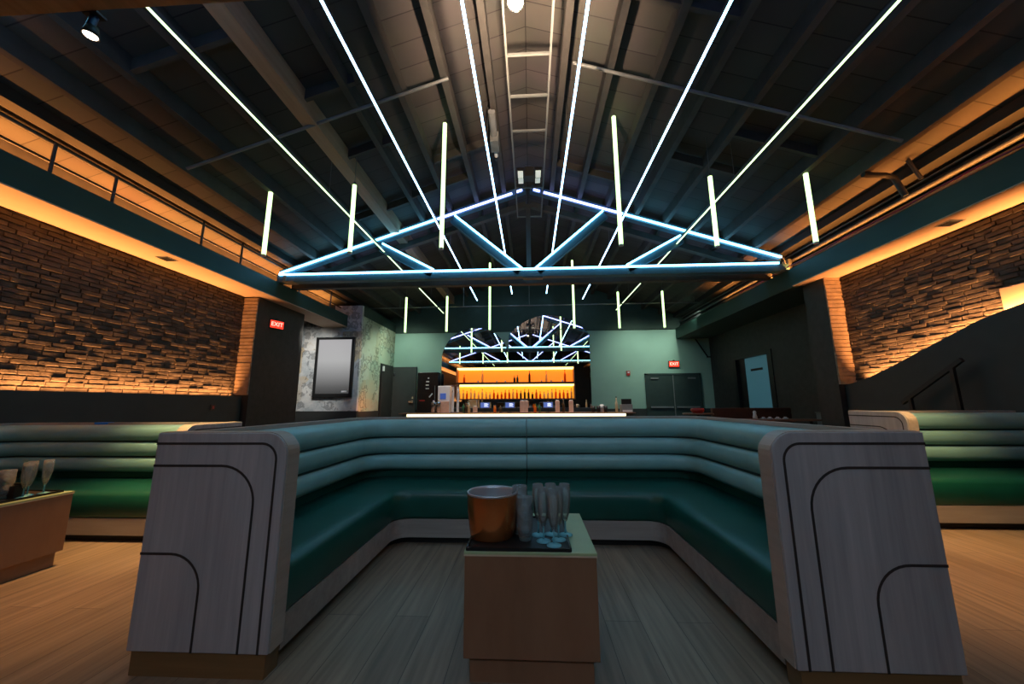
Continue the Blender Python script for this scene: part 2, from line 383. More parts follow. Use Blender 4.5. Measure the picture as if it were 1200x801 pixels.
def brick_wall(x, s, y0, y1, z0, z1, name, mat, bl=.215, bh=.060, jit=.020):
    """courses of uneven bricks laid against the plane x, standing out towards s"""
    mb = MB(); mb.box(min(x, x-s*.1), max(x, x-s*.1), y0, y1, z0, z1)
    r = 0; z = z0
    while z < z1-.01:
        h = min(bh, z1-z); y = y0 - (r % 2)*bl*.5 - random.random()*.05
        while y < y1:
            l = bl*random.uniform(.82, 1.12); a, b = max(y, y0), min(y+l-.010, y1)
            if b-a > .03:
                d = random.uniform(.006, jit); d2 = max(.003, d+random.uniform(-.008, .008)); zz = random.uniform(-.004, .004)
                lo, hi = z+.004+zz, z+h-.006+zz+random.uniform(-.004, .002)
                xo = x+s*d; xt = x+s*d2
                mb.add([(x, a, lo), (x, b, lo), (x, b, hi), (x, a, hi), (xo, a+.003, lo+.004), (xt, b-.003, lo+.004+random.uniform(-.003, .003)), (xt, b-.003, hi-.004), (xo, a+.003, hi-.004+random.uniform(-.004, .002))],
                       [(4, 5, 6, 7), (0, 1, 5, 4), (1, 2, 6, 5), (2, 3, 7, 6), (3, 0, 4, 7)])
            y += l
        z += bh; r += 1
    return struct(name, mb, mat)
brick_wall(-5.80, 1, YF, 6.9, 1.2, 3.32, 'wall_left', M['brick'])
brick_wall(5.50, -1, YF, 6.45, 1.2, 3.32, 'wall_right', M['brick'])
# ledge wall under the left bricks (cove light sits behind its top edge)
trim(MB().box(-5.64, -5.60, YF, 6.86, 0, 1.32).box(-5.80, -5.64, YF, 6.86, 0, 1.24), M['wainscot'])
# left pilaster with its lit brick face, and the dark wall block behind it
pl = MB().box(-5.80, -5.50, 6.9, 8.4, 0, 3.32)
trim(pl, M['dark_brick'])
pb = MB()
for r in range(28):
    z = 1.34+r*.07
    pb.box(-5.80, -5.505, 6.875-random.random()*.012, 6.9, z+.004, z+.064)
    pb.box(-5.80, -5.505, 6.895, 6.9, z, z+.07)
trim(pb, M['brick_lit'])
# recess and mural wall
struct('wall_left_recess', MB().box(-7.2, -7.1, 8.4, 9.9, 0, 3.7).box(-7.1, -5.8, 8.38, 8.42, 0, 3.7), M['dark_wall'])
struct('wall_back_mural', MB().box(-7.2, -4.78, 9.9, 10.0, .97, 3.95), M['mural_a'])
struct('wall_left_mural', MB().box(-4.88, -4.78, 10.0, YB, .95, 3.66), M['mural_b'])
struct('baseboard_left', MB().box(-7.2, -4.76, 9.88, 10.0, 0, .97).box(-4.88, -4.76, 10.0, 11.35, 0, .95), M['dark_wall'])
trim(MB().box(-5.2, -4.78, 10.0, YB, 3.66, 3.98), M['gable'])
# right pilaster, recess wall with doorway
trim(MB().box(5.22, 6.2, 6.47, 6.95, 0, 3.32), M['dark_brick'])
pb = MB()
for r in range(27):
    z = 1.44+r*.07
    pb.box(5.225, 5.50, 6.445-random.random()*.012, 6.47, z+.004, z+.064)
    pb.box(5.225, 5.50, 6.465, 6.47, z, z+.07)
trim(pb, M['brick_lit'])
struct('wall_right_recess', MB().box(6.08, 6.2, 6.95, 9.40, 0, 3.32).box(6.08, 6.2, 11.15, YB, 0, 3.32).box(6.08, 6.2, 9.40, 11.15, 2.48, 3.32).box(6.0, 6.6, 6.95, YB, 3.32, 3.9), M['dark_brick'])
# doorway on the right with a pale blue lit panel beyond
d = MB().box(6.06, 6.2, 11.02, 11.15, 0, 2.48).box(6.06, 6.2, 9.40, 9.52, 0, 2.48).box(6.06, 6.2, 9.52, 11.02, 2.38, 2.48)
dr = struct('door_1', d, M['black'])
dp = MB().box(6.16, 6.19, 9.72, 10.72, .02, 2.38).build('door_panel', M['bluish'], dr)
MB().box(6.14, 6.16, 9.95, 10.45, 2.0, 2.06).build('door_closer', M['black'], dp)
MB().box(6.15, 6.19, 10.72, 11.02, 0, 2.38).build('side_panel', M['black'], dr)
MB().box(6.15, 6.19, 9.52, 9.72, 0, 2.38).build('side_panel', M['black'], dr)

# curved-topped dark stair wall in front of the right bricks
cur = [(6.45, 1.42), (6.20, 1.47), (5.93, 1.54), (5.67, 1.63), (5.33, 1.76), (4.92, 1.92), (4.44, 2.10), (4.05, 2.185), (3.5, 2.23), (2.6, 2.24), (YF, 2.24)]
fine = []
for (a, b), (c, e) in zip(cur[:-1], cur[1:]):
    for i in range(5): t = i/5; fine.append((a+(c-a)*t, b+(e-b)*t))
fine.append(cur[-1])
trim(MB().prism([(6.45, 0)]+fine+[(YF, 0)], 'X', 5.30, 5.34), M['wainscot'])
# pale plaster pier standing out of the right bricks above the curve
trim(MB().box(5.455, 5.50, 2.4, 4.35, 2.0, 2.44), M['soffit'], bevel=.01)

# beams with pale soffits along both sides
for s, xf, xw, y1 in ((-1, -5.20, -5.80, 9.9), (1, 5.0, 5.50, YB)):
    a, b = min(xf, xw), max(xf, xw)
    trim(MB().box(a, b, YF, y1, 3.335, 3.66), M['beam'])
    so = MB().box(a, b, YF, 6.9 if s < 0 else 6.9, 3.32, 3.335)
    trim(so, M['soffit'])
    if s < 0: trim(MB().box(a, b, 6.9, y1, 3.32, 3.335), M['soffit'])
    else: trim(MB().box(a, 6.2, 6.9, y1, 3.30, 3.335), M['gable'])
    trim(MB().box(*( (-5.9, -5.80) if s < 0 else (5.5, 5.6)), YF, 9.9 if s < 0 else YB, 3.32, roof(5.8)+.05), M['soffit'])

# roof purlins running the length of the hall, one trim each
for s in (-1, 1):
    for k in range(10):
        x = s*(.5+.57*k)
        if abs(x) > 5.75: continue
        w, h, m = .085, .20, M['purlin']
        if s < 0 and k == 4: w, h, m = .19, .26, M['purlin_brown']
        if k == 8: x, w, h, m = s*5.035, .17, .125, M['pipe_black']  # black tone stands in for the shade under this purlin
        zt = roof(x)+.005
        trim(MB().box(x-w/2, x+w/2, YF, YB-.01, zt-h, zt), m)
# blocking between purlins
for s, ya, x0, x1 in ((-1, 3.74, 2.1, 2.85), (-1, 4.80, 2.0, 2.85), (-1, 5.52, .5, 1.6), (1, 5.3, 2.2, 3.35), (1, 3.2, 1.07, 2.2), (-1, 6.3, 2.2, 3.3), (1, 6.2, .5, 1.64),
                       (-1, 2.9, 2.8, 3.9), (1, 4.6, 2.8, 3.9), (-1, 6.2, 1.07, 2.2)):
    za, zb = roof(x0)-.10, roof(x1)-.10
    trim(MB().bar((s*x0, ya, za), (s*x1, ya, zb), .05, .13), M['purlin'])

# ------------------------------------------------------------------ trusses
def top_z(x): return 5.60 - .342*abs(x)
def lit_truss():
    Y = 7.0
    t = thing('lit_roof_truss', 'steel roof truss outlined in white light strips, spanning beam to beam', 'roof truss', (0, Y, 3.66))
    o = (0, -Y, -3.66)
    def part(n, mb, m, p=t):
        mb.v = [(x, y-Y, z-3.66) for x, y, z in mb.v]; return mb.build(n, m, p)
    bc = part('bottom_chord', MB().box(-5.25, 5.05, Y, Y+.14, 3.665, 3.81), M['truss_paint'])
    part('light_strip', MB().box(-5.20, 4.87, Y-.030, Y-.002, 3.803, 3.838), M['led_t'], bc)
    for s in (-1, 1):
        e = 5.2 if s < 0 else 4.95
        tc = part('top_chord', MB().bar((s*e, Y+.07, top_z(e)+.03), (s*.06, Y+.07, top_z(.06)+.03), .13, .13), M['truss_paint'])
        part('light_strip', MB().bar((s*(e-.02), Y-.02, top_z(e)+.03), (s*1.9, Y-.02, top_z(1.9)+.01), .03, .036), M['led_t'], tc)
        part('light_strip', MB().bar((s*1.9, Y-.02, top_z(1.9)+.01), (s*.33, Y-.02, top_z(.33)), .03, .034), M['led_v'], tc)
        part('light_strip', MB().bar((s*.25, Y-.02, top_z(.25)), (s*.12, Y-.02, top_z(.12)), .032, .035), M['led_v'], tc)
        for (xa, za), (xb, zb) in (((s*.13, 3.83), (s*1.53, 5.03)), ((s*1.94, 3.85), (s*3.04, 4.45))):
            n = Vector((zb-za, 0, -(xb-xa))).normalized()
            if n.z > 0: n = -n
            nn = n*.085
            br = part('diagonal_brace', MB().bar((xa+nn.x, Y+.05, za+nn.z), (xb+nn.x, Y+.05, zb+nn.z), .10, .15), M['truss_paint'])
            part('light_strip', MB().bar((xa, Y-.02, za), (xb, Y-.02, zb), .03, .034), M['led_t'], br)
        part('end_bracket', MB().box(s*5.0-.12, s*5.0+.12, Y-.03, Y+.17, 3.66, 3.68).box(s*5.08-.03, s*5.08+.03, Y-.02, Y+.16, 3.68, 3.90), M['pipe_grey'])
    part('hanger_plate', MB().box(-.12, .28, Y+.02, Y+.12, 3.635, 3.665), M['pipe_grey'])
lit_truss()
def plain_truss(Y, label, mat, king=True, brown=None):
    """truss with a dark front; its far face carries light strips (seen in the bar mirrors)"""
    t = thing('roof_truss', label, 'roof truss', (0, Y, 3.66))
    def part(n, mb, m, p=t):
        mb.v = [(x, y, z-3.66) for x, y, z in mb.v]; return mb.build(n, m, p)
    bc = part('bottom_chord', MB().box(-5.25, 5.05, -.07, .07, 3.68, 3.82), brown or mat)
    part('light_strip', MB().box(-5.20, 4.87, .072, .10, 3.790, 3.825), M['led_t'], bc)
    for s in (-1, 1):
        tc = part('top_chord', MB().bar((s*5.2, 0, top_z(5.2)-.0), (s*.05, 0, top_z(.05)-.04), .12, .12), mat)
        part('light_strip', MB().bar((s*5.1, .075, top_z(5.1)), (s*.2, .075, top_z(.2)-.03), .03, .034), M['led_v'], tc)
        for a, b in (((.13, 3.83), (1.53, 5.0)), ((1.94, 3.85), (3.04, 4.45))):
            br = part('diagonal_brace', MB().bar((s*a[0], 0, a[1]), (s*b[0], 0, b[1]), .07, .08), mat)
            part('light_strip', MB().bar((s*a[0], .05, a[1]), (s*b[0], .05, b[1]), .03, .034), M['led_v'], br)
    if king: part('king_post', MB().box(-.05, .05, -.05, .05, 3.82, 5.54), mat)
plain_truss(7.55, 'unlit dark roof truss with a centre post, just behind the light-outlined truss', M['truss_dark'])
plain_truss(1.76, 'timber roof truss crossing overhead in front, only its chord showing by the ceiling spotlight', M['truss_dark'], True, M['purlin_brown'])

# ------------------------------------------------------------------ linear ceiling lights
lin = [(-3.0, 4.28, 'led_w', 'outermost linear ceiling light on the brick ledge side, greenish white line'),
       (-1.82, 4.72, 'led_b', 'second linear ceiling light from the brick ledge side, cool white line'),
       (-.60, 4.93, 'led_b', 'cool white linear ceiling light beside the ridge ladder, on the grey projector side'),
       (.60, 4.93, 'led_b', 'cool white linear ceiling light beside the ridge ladder, on the double door side'),
       (1.84, 4.70, 'led_b', 'second linear ceiling light from the stair wall side, cool white line'),
       (2.96, 4.29, 'led_w', 'outermost linear ceiling light on the stair wall side, greenish white line')]
for x, z, m, lab in lin:
    t = thing('linear_ceiling_light', lab, 'ceiling light', (x, 0, z), 'linear lights running down the hall')
    MB().box(-.015, .015, -5.7, 12.25, -.010, .012).build('diffuser', M[m], t)
    MB().prism([(-.0155, -.012), (-.0155, .013), (.0155, .013), (.0155, -.012), (.019, -.012), (.019, .035), (-.019, .035), (-.019, -.012)], 'Y', -5.7, 12.25).build('channel', M['pipe'], t)
    for y in (2.2, 4.9, 7.9, 10.6):
        MB().tube([(0, y, .035), (0, y, roof(x)-z-.0)], .004, 6).build('cable', M['wire'], t)

# ------------------------------------------------------------------ vertical tube pendants
front = [(-3.92, 3.32, 4.42, 'outermost', 'brick ledge'), (-2.615, 3.325, 4.415, 'second', 'brick ledge'), (-1.26, 3.35, 5.40, 'tall innermost', 'grey projector'),
         (1.305, 3.33, 5.39, 'tall innermost', 'double door'), (2.62, 3.27, 4.35, 'second', 'stair wall'), (3.945, 3.29, 4.35, 'outermost', 'stair wall')]
def tube_light(x, y, z0, z1, lab, group):
    t = thing('tube_pendant', lab, 'pendant light', (x, y, z0), group)
    MB().tube([(0, 0, .02), (0, 0, z1-z0)], .030, 14).build('tube', M['tube'], t)
    MB().tube([(0, 0, 0), (0, 0, .02)], .032, 14).build('end_cap', M['white'], t)
    MB().tube([(0, 0, z1-z0), (0, 0, z1-z0+.05)], .018, 10).build('end_cap', M['pipe'], t)
    if roof(x) - z1 > .06: MB().tube([(0, 0, z1-z0+.05), (0, 0, roof(x)-z0)], .004, 6).build('cable', M['wire'], t)
for x, z0, z1, w, side in front:
    tube_light(x, 4.9, z0, z1, '%s vertical light tube on the %s side, hanging before the lit truss' % (w, side), 'vertical tubes before the lit truss')
backt = [(-3.62, 3.18, 4.25, 'outermost', 'mural'), (-2.405, 3.19, 4.26, 'second', 'mural'), (-1.15, 3.22, 5.26, 'tall innermost', 'mural'),
         (1.27, 3.23, 5.28, 'tall innermost', 'double door'), (2.54, 3.21, 4.29, 'second', 'double door'), (3.79, 3.21, 4.29, 'outermost', 'double door')]
for x, z0, z1, w, side in backt:
    tube_light(x, 10.2, z0, min(z1, roof(x)-.07), '%s vertical light tube on the %s side, hanging near the back wall' % (w, side), 'vertical tubes near the back wall')

# ------------------------------------------------------------------ ridge ladder, floods, spot, projector, pipes
t = thing('ridge_ladder_frame', 'long ladder-like metal frame running under the roof ridge', 'frame', (.03, 0, 5.30))
for s in (-1, 1): MB().box(s*.265-.012, s*.265+.012, -2.2, 7.62, -.03, .03).build('rail', M['pipe_grey'], t)
for y in (-.6, .6, 1.9, 3.75, 4.35, 5.0, 6.5, 7.62):
    MB().box(-.265, .265, y-.015, y+.015, -.012, .012).build('rung', M['pipe_grey'], t)
for y in (1.0, 4.6, 7.0):
    for s in (-1, 1): MB().tube([(s*.265, y, .03), (s*.265, y, roof(.29)-5.30)], .006, 6).build('hanger', M['wire'], t)
t = thing('flood_light_cluster', 'cluster of four small white flood light panels under the roof ridge', 'flood light', (.03, 5.95, 5.12))
MB().box(-.22, .22, -.02, .02, .14, .17).build('mounting_bar', M['black'], t)
MB().box(-.08, .08, -.09, .09, .0, .18).build('driver_box', M['pipe_black'], t)
for sx in (-1, 1):
    for y, ry, ln in ((-.11, .1, .085), (.20, .45, .06)):
        h = MB().box(-.065, .065, -ln-.02, ln+.02, -.005, .05).build('lamp_head', M['black'], t, (sx*.155, y, .02+.09*(y > 0)))
        h.rotation_euler = (-ry, 0, 0)
        MB().box(-.045, .045, -ln, ln, -.012, -.005).build('lamp_panel', M['flood'], h)
t = thing('ceiling_spot_lamp', 'bright round spot lamp on the ridge ladder at the very top of the view', 'spot lamp', (-.10, 3.10, 5.22))
MB().lathe([(.0, .03), (.05, .03), (.085, 0), (.09, -.02), (.085, -.02), (.08, .0), (0, .02)], n=20).build('housing', M['steel'], t)
MB().lathe([(.0, -.028), (.05, -.024), (.078, -.012), (.078, .0), (0, .0)], n=20).build('lens', M['lamp'], t)
MB().tube([(0, 0, .03), (0, 0, .16)], .012, 8).build('stem', M['black'], t)
t = thing('projector', 'grey projector-like lamp with a round barrel hanging beside the ridge ladder', 'projector', (-.53, 5.25, 5.40))
MB().tube([(0, -.46, .08), (0, -.05, .02)], .055, 16).build('barrel', M['grey'], t)
MB().box(-.07, .07, -.06, .22, -.10, .08).build('body', M['pipe_grey'], t, bevel=.01)
MB().tube([(0, .22, -.02), (0, .36, -.06)], .035, 12).build('lens_barrel', M['white'], t)
MB().box(-.03, .03, .36, .42, -.11, -.03).build('lens_hood', M['black'], t)
MB().tube([(0, .05, .08), (0, .05, roof(.53)-5.40)], .012, 8).build('stem', M['black'], t)
t = thing('track_spotlight', 'small lit ceiling spotlight with a blue-black bracket beside the overhead chord', 'spotlight', (-2.83, 1.86, 3.52))
MB().tube([(0, 0, .15), (0, -.01, .07)], .022, 10).build('bracket', M['duct'], t)
MB().lathe([(.0, .07), (.03, .07), (.045, .0), (.04, .0), (.028, .05)], n=16).build('housing', M['black'], t)
MB().lathe([(.0, .0), (.034, .004), (.034, .015), (0, .015)], n=16).build('lens', M['lamp'], t)
MB().box(-.05, .05, -.03, .03, .15, .165).build('mounting_plate', M['black'], t)
# sprinkler branch pipes across both slopes
for s, x0, x1, lab in ((-1, 1.0, 4.35, 'thin grey sprinkler pipe crossing under the roof slope on the brick ledge side'), (1, .6, 4.35, 'thin grey sprinkler pipe crossing under the roof slope on the stair wall side')):
    o = MB().tube([(s*x1, 0, -.342*(x1-x0)), (s*x0, 0, 0)], .02, 10).build('sprinkler_pipe', M['pipe_grey'], None, (0, 4.0, 5.62-.342*x0)); tag(o, lab, 'pipe')
# pipe hung on rods before the back wall
t = thing('hanging_pipe', 'long thin pale pipe hung on rods across the hall before the back wall', 'pipe', (0, 10.6, 4.05))
MB().tube([(-5.0, 0, 0), (5.0, 0, .0)], .016, 10).build('pipe', M['wire'], t)
for x in (-5.0, -3.95, -2.0, 0.0, 4.85, 5.0):
    MB().tube([(x, 0, 0), (x, 0, roof(x)-4.05 if abs(x) < 4.8 else .42)], .009, 6).build('hanger_rod', M['wire'], t)

# side pipe rails over the beams
t = thing('conduit_rail', 'dark conduit rail on upright posts above the green beam, brick ledge side', 'conduit', (-5.24, 0, 3.66))
MB().tube([(0, YF, .36), (0, 9.8, .36)], .025, 10).build('rail', M['pipe'], t)
MB().tube([(-.12, YF, .20), (-.12, 9.8, .20)], .018, 8).build('lower_conduit', M['pipe_black'], t)
for y in (1.2, 2.4, 3.35, 3.95, 5.2, 6.0, 7.7, 9.0): MB().tube([(.02, y, 0), (.02, y, .36 if int(y*10) % 2 else .62)], .017, 8).build('post', M['pipe'], t)
t = thing('conduit_bundle', 'bundle of dark pipes along the top of the green beam, stair wall side', 'conduit', (5.05, 0, 3.66))
for i, (x, z, r, m) in enumerate(((.13, .10, .055, 'pipe_black'), (.10, .21, .03, 'pipe'), (.22, .30, .035, 'pipe_black'), (.16, .36, .012, 'pipe_grey'))):
    MB().tube([(x, YF, z), (x, YB-.1, z)], r, 10).build('pipe', M[m], t)
o = MB().tube([(4.985, 1.0+.42*i, 3.70+.014*math.sin(i*1.9)) for i in range(19)], .012, 8).build('electric_cable', M['cable_pink']); tag(o, 'dark crimson cable lying along the top edge of the green beam', 'cable')
o = MB().tube([(4.45, 4.62, 4.12), (4.72, 4.62, 4.10), (4.83, 4.62, 4.06), (4.86, 4.62, 3.98), (4.93, 4.62, 3.80)], .035, 12).build('bent_pipe', M['pipe_black']); tag(o, 'black bent pipe dropping onto the pipe bundle over the green beam', 'pipe')
o = MB().tube([(4.86, 4.45, 4.20), (4.98, 4.45, 3.92)], .022, 10).build('brace_pipe', M['pipe_black']); tag(o, 'short straight black pipe leaning beside the bent pipe over the beam', 'pipe')
o = MB().tube([(-5.0, 2.88, 4.70), (-5.0, 2.86, 4.45), (-5.02, 2.82, 4.36), (-5.09, 2.78, 4.32), (-5.5, 2.6, 4.30)], .085, 14).build('duct_elbow', M['duct']); tag(o, 'navy blue pipe elbow high in the corner above the brick ledge side beam', 'duct')
for i, (a, b) in enumerate((((5.1, 6.9, 3.95), (5.25, 7.2, 4.05)), )):
    pass
o = MB().tube([(4.70, 7.3, 4.02), (4.84, 7.1, 3.98), (4.95, 6.95, 3.90), (5.0, 7.0, 3.80)], .018, 8).build('flexible_conduit', M['pipe_grey']); tag(o, 'short grey flexible conduit curling at the end of the lit truss', 'conduit')
# soffit vents
for x, y, lab in ((-5.42, 4.90, 'small dark square vent in the orange soffit over the bricks, brick ledge side'), (5.20, 4.45, 'small dark square vent in the orange soffit, stair wall side')):
    t = thing('soffit_vent', lab, 'vent', (x, y, 3.312))
    MB().box(-.09, .09, -.09, .09, 0, .006).build('frame', M['grey'], t)
    g = MB()
    for i in range(5): g.box(-.075, .075, -.07+i*.03, -.055+i*.03, -.006, 0)
    g.build('grille', M['black'], t)

# ------------------------------------------------------------------ sofas
def offset_path(V, d, r, n=9, mid=None, gap=.004):
    """polyline V offset to its left by d with corners rounded to radius r; each corner gives n points"""
    P = [Vector((x, y)) for x, y in V]; m = len(P)
    dirs = [(P[i+1]-P[i]).normalized() for i in range(m-1)]
    nor = [Vector((-e.y, e.x)) for e in dirs]
    out = [P[0]+nor[0]*d]
    for i in range(1, m-1):
        a, b = dirs[i-1], dirs[i]
        # clockwise right-angle corner
        c = P[i] + nor[i-1]*d + nor[i]*d
        if i == 2 and mid:                       # split point of the back before this corner
            q = (out[-1]+c)/2; q = Vector((mid[0], out[-1].y))
            out += [q-a*gap, q+a*gap]
        ctr = c - a*0 - nor[i-1]*r - nor[i]*r
        for k in range(n):
            t = PI/2*k/(n-1)
            out.append(ctr + nor[i-1]*(r*math.cos(t)) + nor[i]*(r*math.sin(t)))
    out.append(P[-1]+nor[-1]*d)
    return out
def sweep(V, prof, i0, i1, rad, mid=None, smooth=True):
    """closed profile [(d,z)] swept along path points i0..i1"""
    mb = MB(); rings = []
    for d, z in prof:
        pts = offset_path(V, d, rad(d), mid=mid)
        j1 = len(pts)-1 if i1 is None else i1
        rings.append([(p.x, p.y, z) for p in pts[i0:j1+1]])
    m = len(prof); n = len(rings[0]); vs = [rings[j][i] for i in range(n) for j in range(m)]
    fs = [(i*m+j, i*m+(j+1) % m, (i+1)*m+(j+1) % m, (i+1)*m+j) for i in range(n-1) for j in range(m)]
    mb.add(vs, fs, smooth)
    mb.add(vs[:m], [tuple(range(m))]); mb.add(vs[-m:], [tuple(range(m))[::-1]])
    return mb
def rolls(zs, face, back, bulge=.06):
    p = []
    for a, b in zip(zs[:-1], zs[1:]):
        for k in range(9):
            t = -1+2*k/8
            if p and k == 0: continue
            p.append((face - bulge*(max(0, 1-abs(t)**2.4))**.5, a+(b-a)*(t+1)/2))
    # rounded top edge then straight back
    p += [(face+.03, zs[-1]+.012), (back-.02, zs[-1]+.006), (back, zs[-1]-.015), (back, zs[0])]
    return p
def seat_prof(zb, zf, zt, depth):
    return [(.005, zb), (-.004, zb+.02), (-.010, (zb+zf)/2), (-.006, zf-.035), (.008, zf-.01), (.04, zf+.002), (.09, zf+.006), (depth*.6, zt), (depth, zt), (depth, zb)]
def scalez(pr, k): return [(d, z*k) for d, z in pr]
def end_panel_poly(flip, zk=1.0):
    """outline in (d,z): rounded at the inner top corner"""
    r = .10; x0, x1, z0, z1 = -.012, .625, .10, 1.02*zk
    p = [(x1, z0), (x0, z0)]
    for k in range(9):
        t = PI - PI/2*k/8
        p.append((x0+r+r*math.cos(t), z1-r+r*math.sin(t)))
    p += [(x1, z1)]
    return p
def groove_lines(zk=1.0):
    def arc(xv, zh, r, x1, z0):
        q = [(xv, z0)]
        for k in range(11):
            t = PI - PI/2*k/10; q.append((xv+r+r*math.cos(t), zh-r+r*math.sin(t)))
        q.append((x1, zh)); return q
    return [arc(.033, .972*zk, .075, .625, .10), arc(.122, .872*zk, .17, .625, .10), arc(.330, .492*zk, .15, .625, .10)]
def ribbon(lines, to3, w=.0055):
    mb = MB()
    for ln in lines:
        n = len(ln); L_, R_ = [], []
        for i in range(n):
            a = Vector(ln[max(i-1, 0)]); b = Vector(ln[min(i+1, n-1)]); d = (b-a).normalized(); nn = Vector((-d.y, d.x))*w
            p = Vector(ln[i]); L_.append(to3(*(p+nn))); R_.append(to3(*(p-nn)))
        mb.add(L_+R_, [(i, i+1, n+i+1, n+i) for i in range(n-1)])
    return mb
def sofa(name, label, V, loc, ends, split, zk=1.0, mid=None, group=None):
    """padded banquette along path V (local); ends = which ends carry a panel; split = list of (i0,i1) piece ranges"""
    t = thing(name, label, 'sofa', loc, group)
    rad = lambda d: .13 + max(0, d)*.22
    zt = .985*zk
    zs = [.515*zk, .672*zk, .829*zk, zt]
    for i0, i1 in split:
        br = sweep(V, rolls(zs, .475, .555), i0, i1, rad, mid).build('backrest', M['back_uph'], t)
        for z in zs[1:3]: sweep(V, [(.446, z-.005), (.446, z+.005), (.48, z+.005), (.48, z-.005)], i0, i1, rad, mid).build('seam_shade', M['seam_shade'], br)  # added dark strips painting the shade between the rolls
        sweep(V, scalez([(.49, .40), (.49, .53), (.555, .53), (.555, .40)], zk), i0, i1, rad, mid, False).build('backrest_base', M['seat_uph'], t)
        sweep(V, scalez(seat_prof(.205, .425, .45, .485), zk), i0, i1, rad, mid).build('seat_cushion', M['seat_uph'], t)
    sweep(V, scalez([(0, .06), (0, .203), (.48, .203), (.48, .06)], zk), 0, None, rad, mid, False).build('fascia', M['oak_fascia'], t)
    sweep(V, [(.06, 0), (.06, .06*zk), (.58, .06*zk), (.58, 0)], 0, None, rad, mid, False).build('toe_kick', M['black'], t)
    sweep(V, scalez([(.575, .06), (.575, .992), (.615, .992), (.615, .06)], zk), 0, None, rad, mid, False).build('back_panel', M['oak_grey'], t)
    sweep(V, scalez([(.568, .993), (.568, 1.018), (.625, 1.018), (.625, .993)], zk), 0, None, rad, mid, False).build('top_rail', M['oak_cap'], t)
    P = [Vector(v) for v in V]
    for e in ends:
        # frame at that end: origin, outward normal (for d) and facing direction
        if e == 0: o = P[0]; dr = (P[1]-P[0]).normalized(); nn = Vector((-dr.y, dr.x)); fc = -dr
        else: o = P[-1]; dr = (P[-1]-P[-2]).normalized(); nn = Vector((-dr.y, dr.x)); fc = dr
        T = .10
        def to3(d, z, a): q = o + nn*d + fc*a; return (q.x, q.y, z)
        poly = end_panel_poly(0, zk); n = len(poly)
        mb = MB(); vs = [to3(d, z, T) for d, z in poly]+[to3(d, z, .0) for d, z in poly]
        mb.add(vs, [tuple(range(n)), tuple(range(2*n-1, n-1, -1))]+[(i, i+n, (i+1) % n+n, (i+1) % n) for i in range(n)])
        ep = mb.build('end_panel', M['oak_grey'], t, bevel=.004)
        ribbon(groove_lines(zk), lambda d, z: to3(d, z, T+.0015)).build('groove', M['groove'], ep)
        # thin pale edge band round the inner edge and top
        inner = [(-.012, .10)] + [q for q in poly[2:]]
        eb = MB(); m = len(inner); vs = []
        for d, z in inner: vs += [to3(d, z, T-.012), to3(d, z, .004)]
        out2 = []
        cx, cz = .3, .5*zk
        for (d, z) in inner:
            v = Vector((-.003 if d < .0 or z < .9*zk else 0, .003 if z > .93*zk else 0)); out2.append((d+v.x, z+v.y))
        vs2 = []
        for d, z in out2: vs2 += [to3(d, z, T-.012), to3(d, z, .004)]
        vs += vs2; fs = []
        for i in range(m-1):
            fs.append((2*m+2*i, 2*m+2*i+1, 2*m+2*i+3, 2*m+2*i+2))
            fs.append((2*i, 2*i+2, 2*m+2*i+2, 2*m+2*i)); fs.append((2*i+1, 2*m+2*i+1, 2*m+2*i+3, 2*i+3))
        eb.add(vs, fs); eb.build('edge_band', M['oak_cap'], ep)
        pb = MB(); pp = [(.005, 0), (.61, 0), (.61, .10), (.005, .10)]
        vs = [to3(d, z, T-.012) for d, z in pp]+[to3(d, z, .0) for d, z in pp]
        pb.add(vs, [(0, 1, 2, 3), (7, 6, 5, 4)]+[(i, i+4, (i+1) % 4+4, (i+1) % 4) for i in range(4)]); pb.build('plinth', M['plinth'], t)
    return t
# centre booth: U open towards the camera
cx = -.045
sofa('booth_sofa', 'large U-shaped green booth sofa with pale oak end panels around the low table', [(-1.10, 1.79), (-1.10, 3.20), (1.10, 3.20), (1.10, 1.79)], (cx, 0, 0), (0, 1),
     [(0, 5), (5, 10), (11, 16), (16, None)], mid=(0, 0))
# sofa along the brick ledge: one wing by the wall, open end panel towards the booth
sofa('ledge_sofa', 'green L-shaped sofa under the lit brick ledge with blue tape on its top', [(-1.0, -2.2), (-1.0, 0), (.83, 0)], (-3.98, 3.16, 0), (1,), [(0, 5), (5, None)], zk=.955)
# sofa below the stair wall
sofa('stair_side_sofa', 'straight green sofa below the dark stair wall with one oak end panel', [(0, 0), (1.60, 0)], (3.66, 3.72, 0), (0,), [(0, None)], zk=1.03)
o = MB().box(-.075, .075, -.026, .03, 0, .003).box(-.075, .075, -.030, -.026, -.018, .003).build('tape_strip', M['blue_tape'], None, (-4.56, 3.753, .9725)); tag(o, 'strip of bright blue tape on the top rail of the ledge sofa', 'tape')

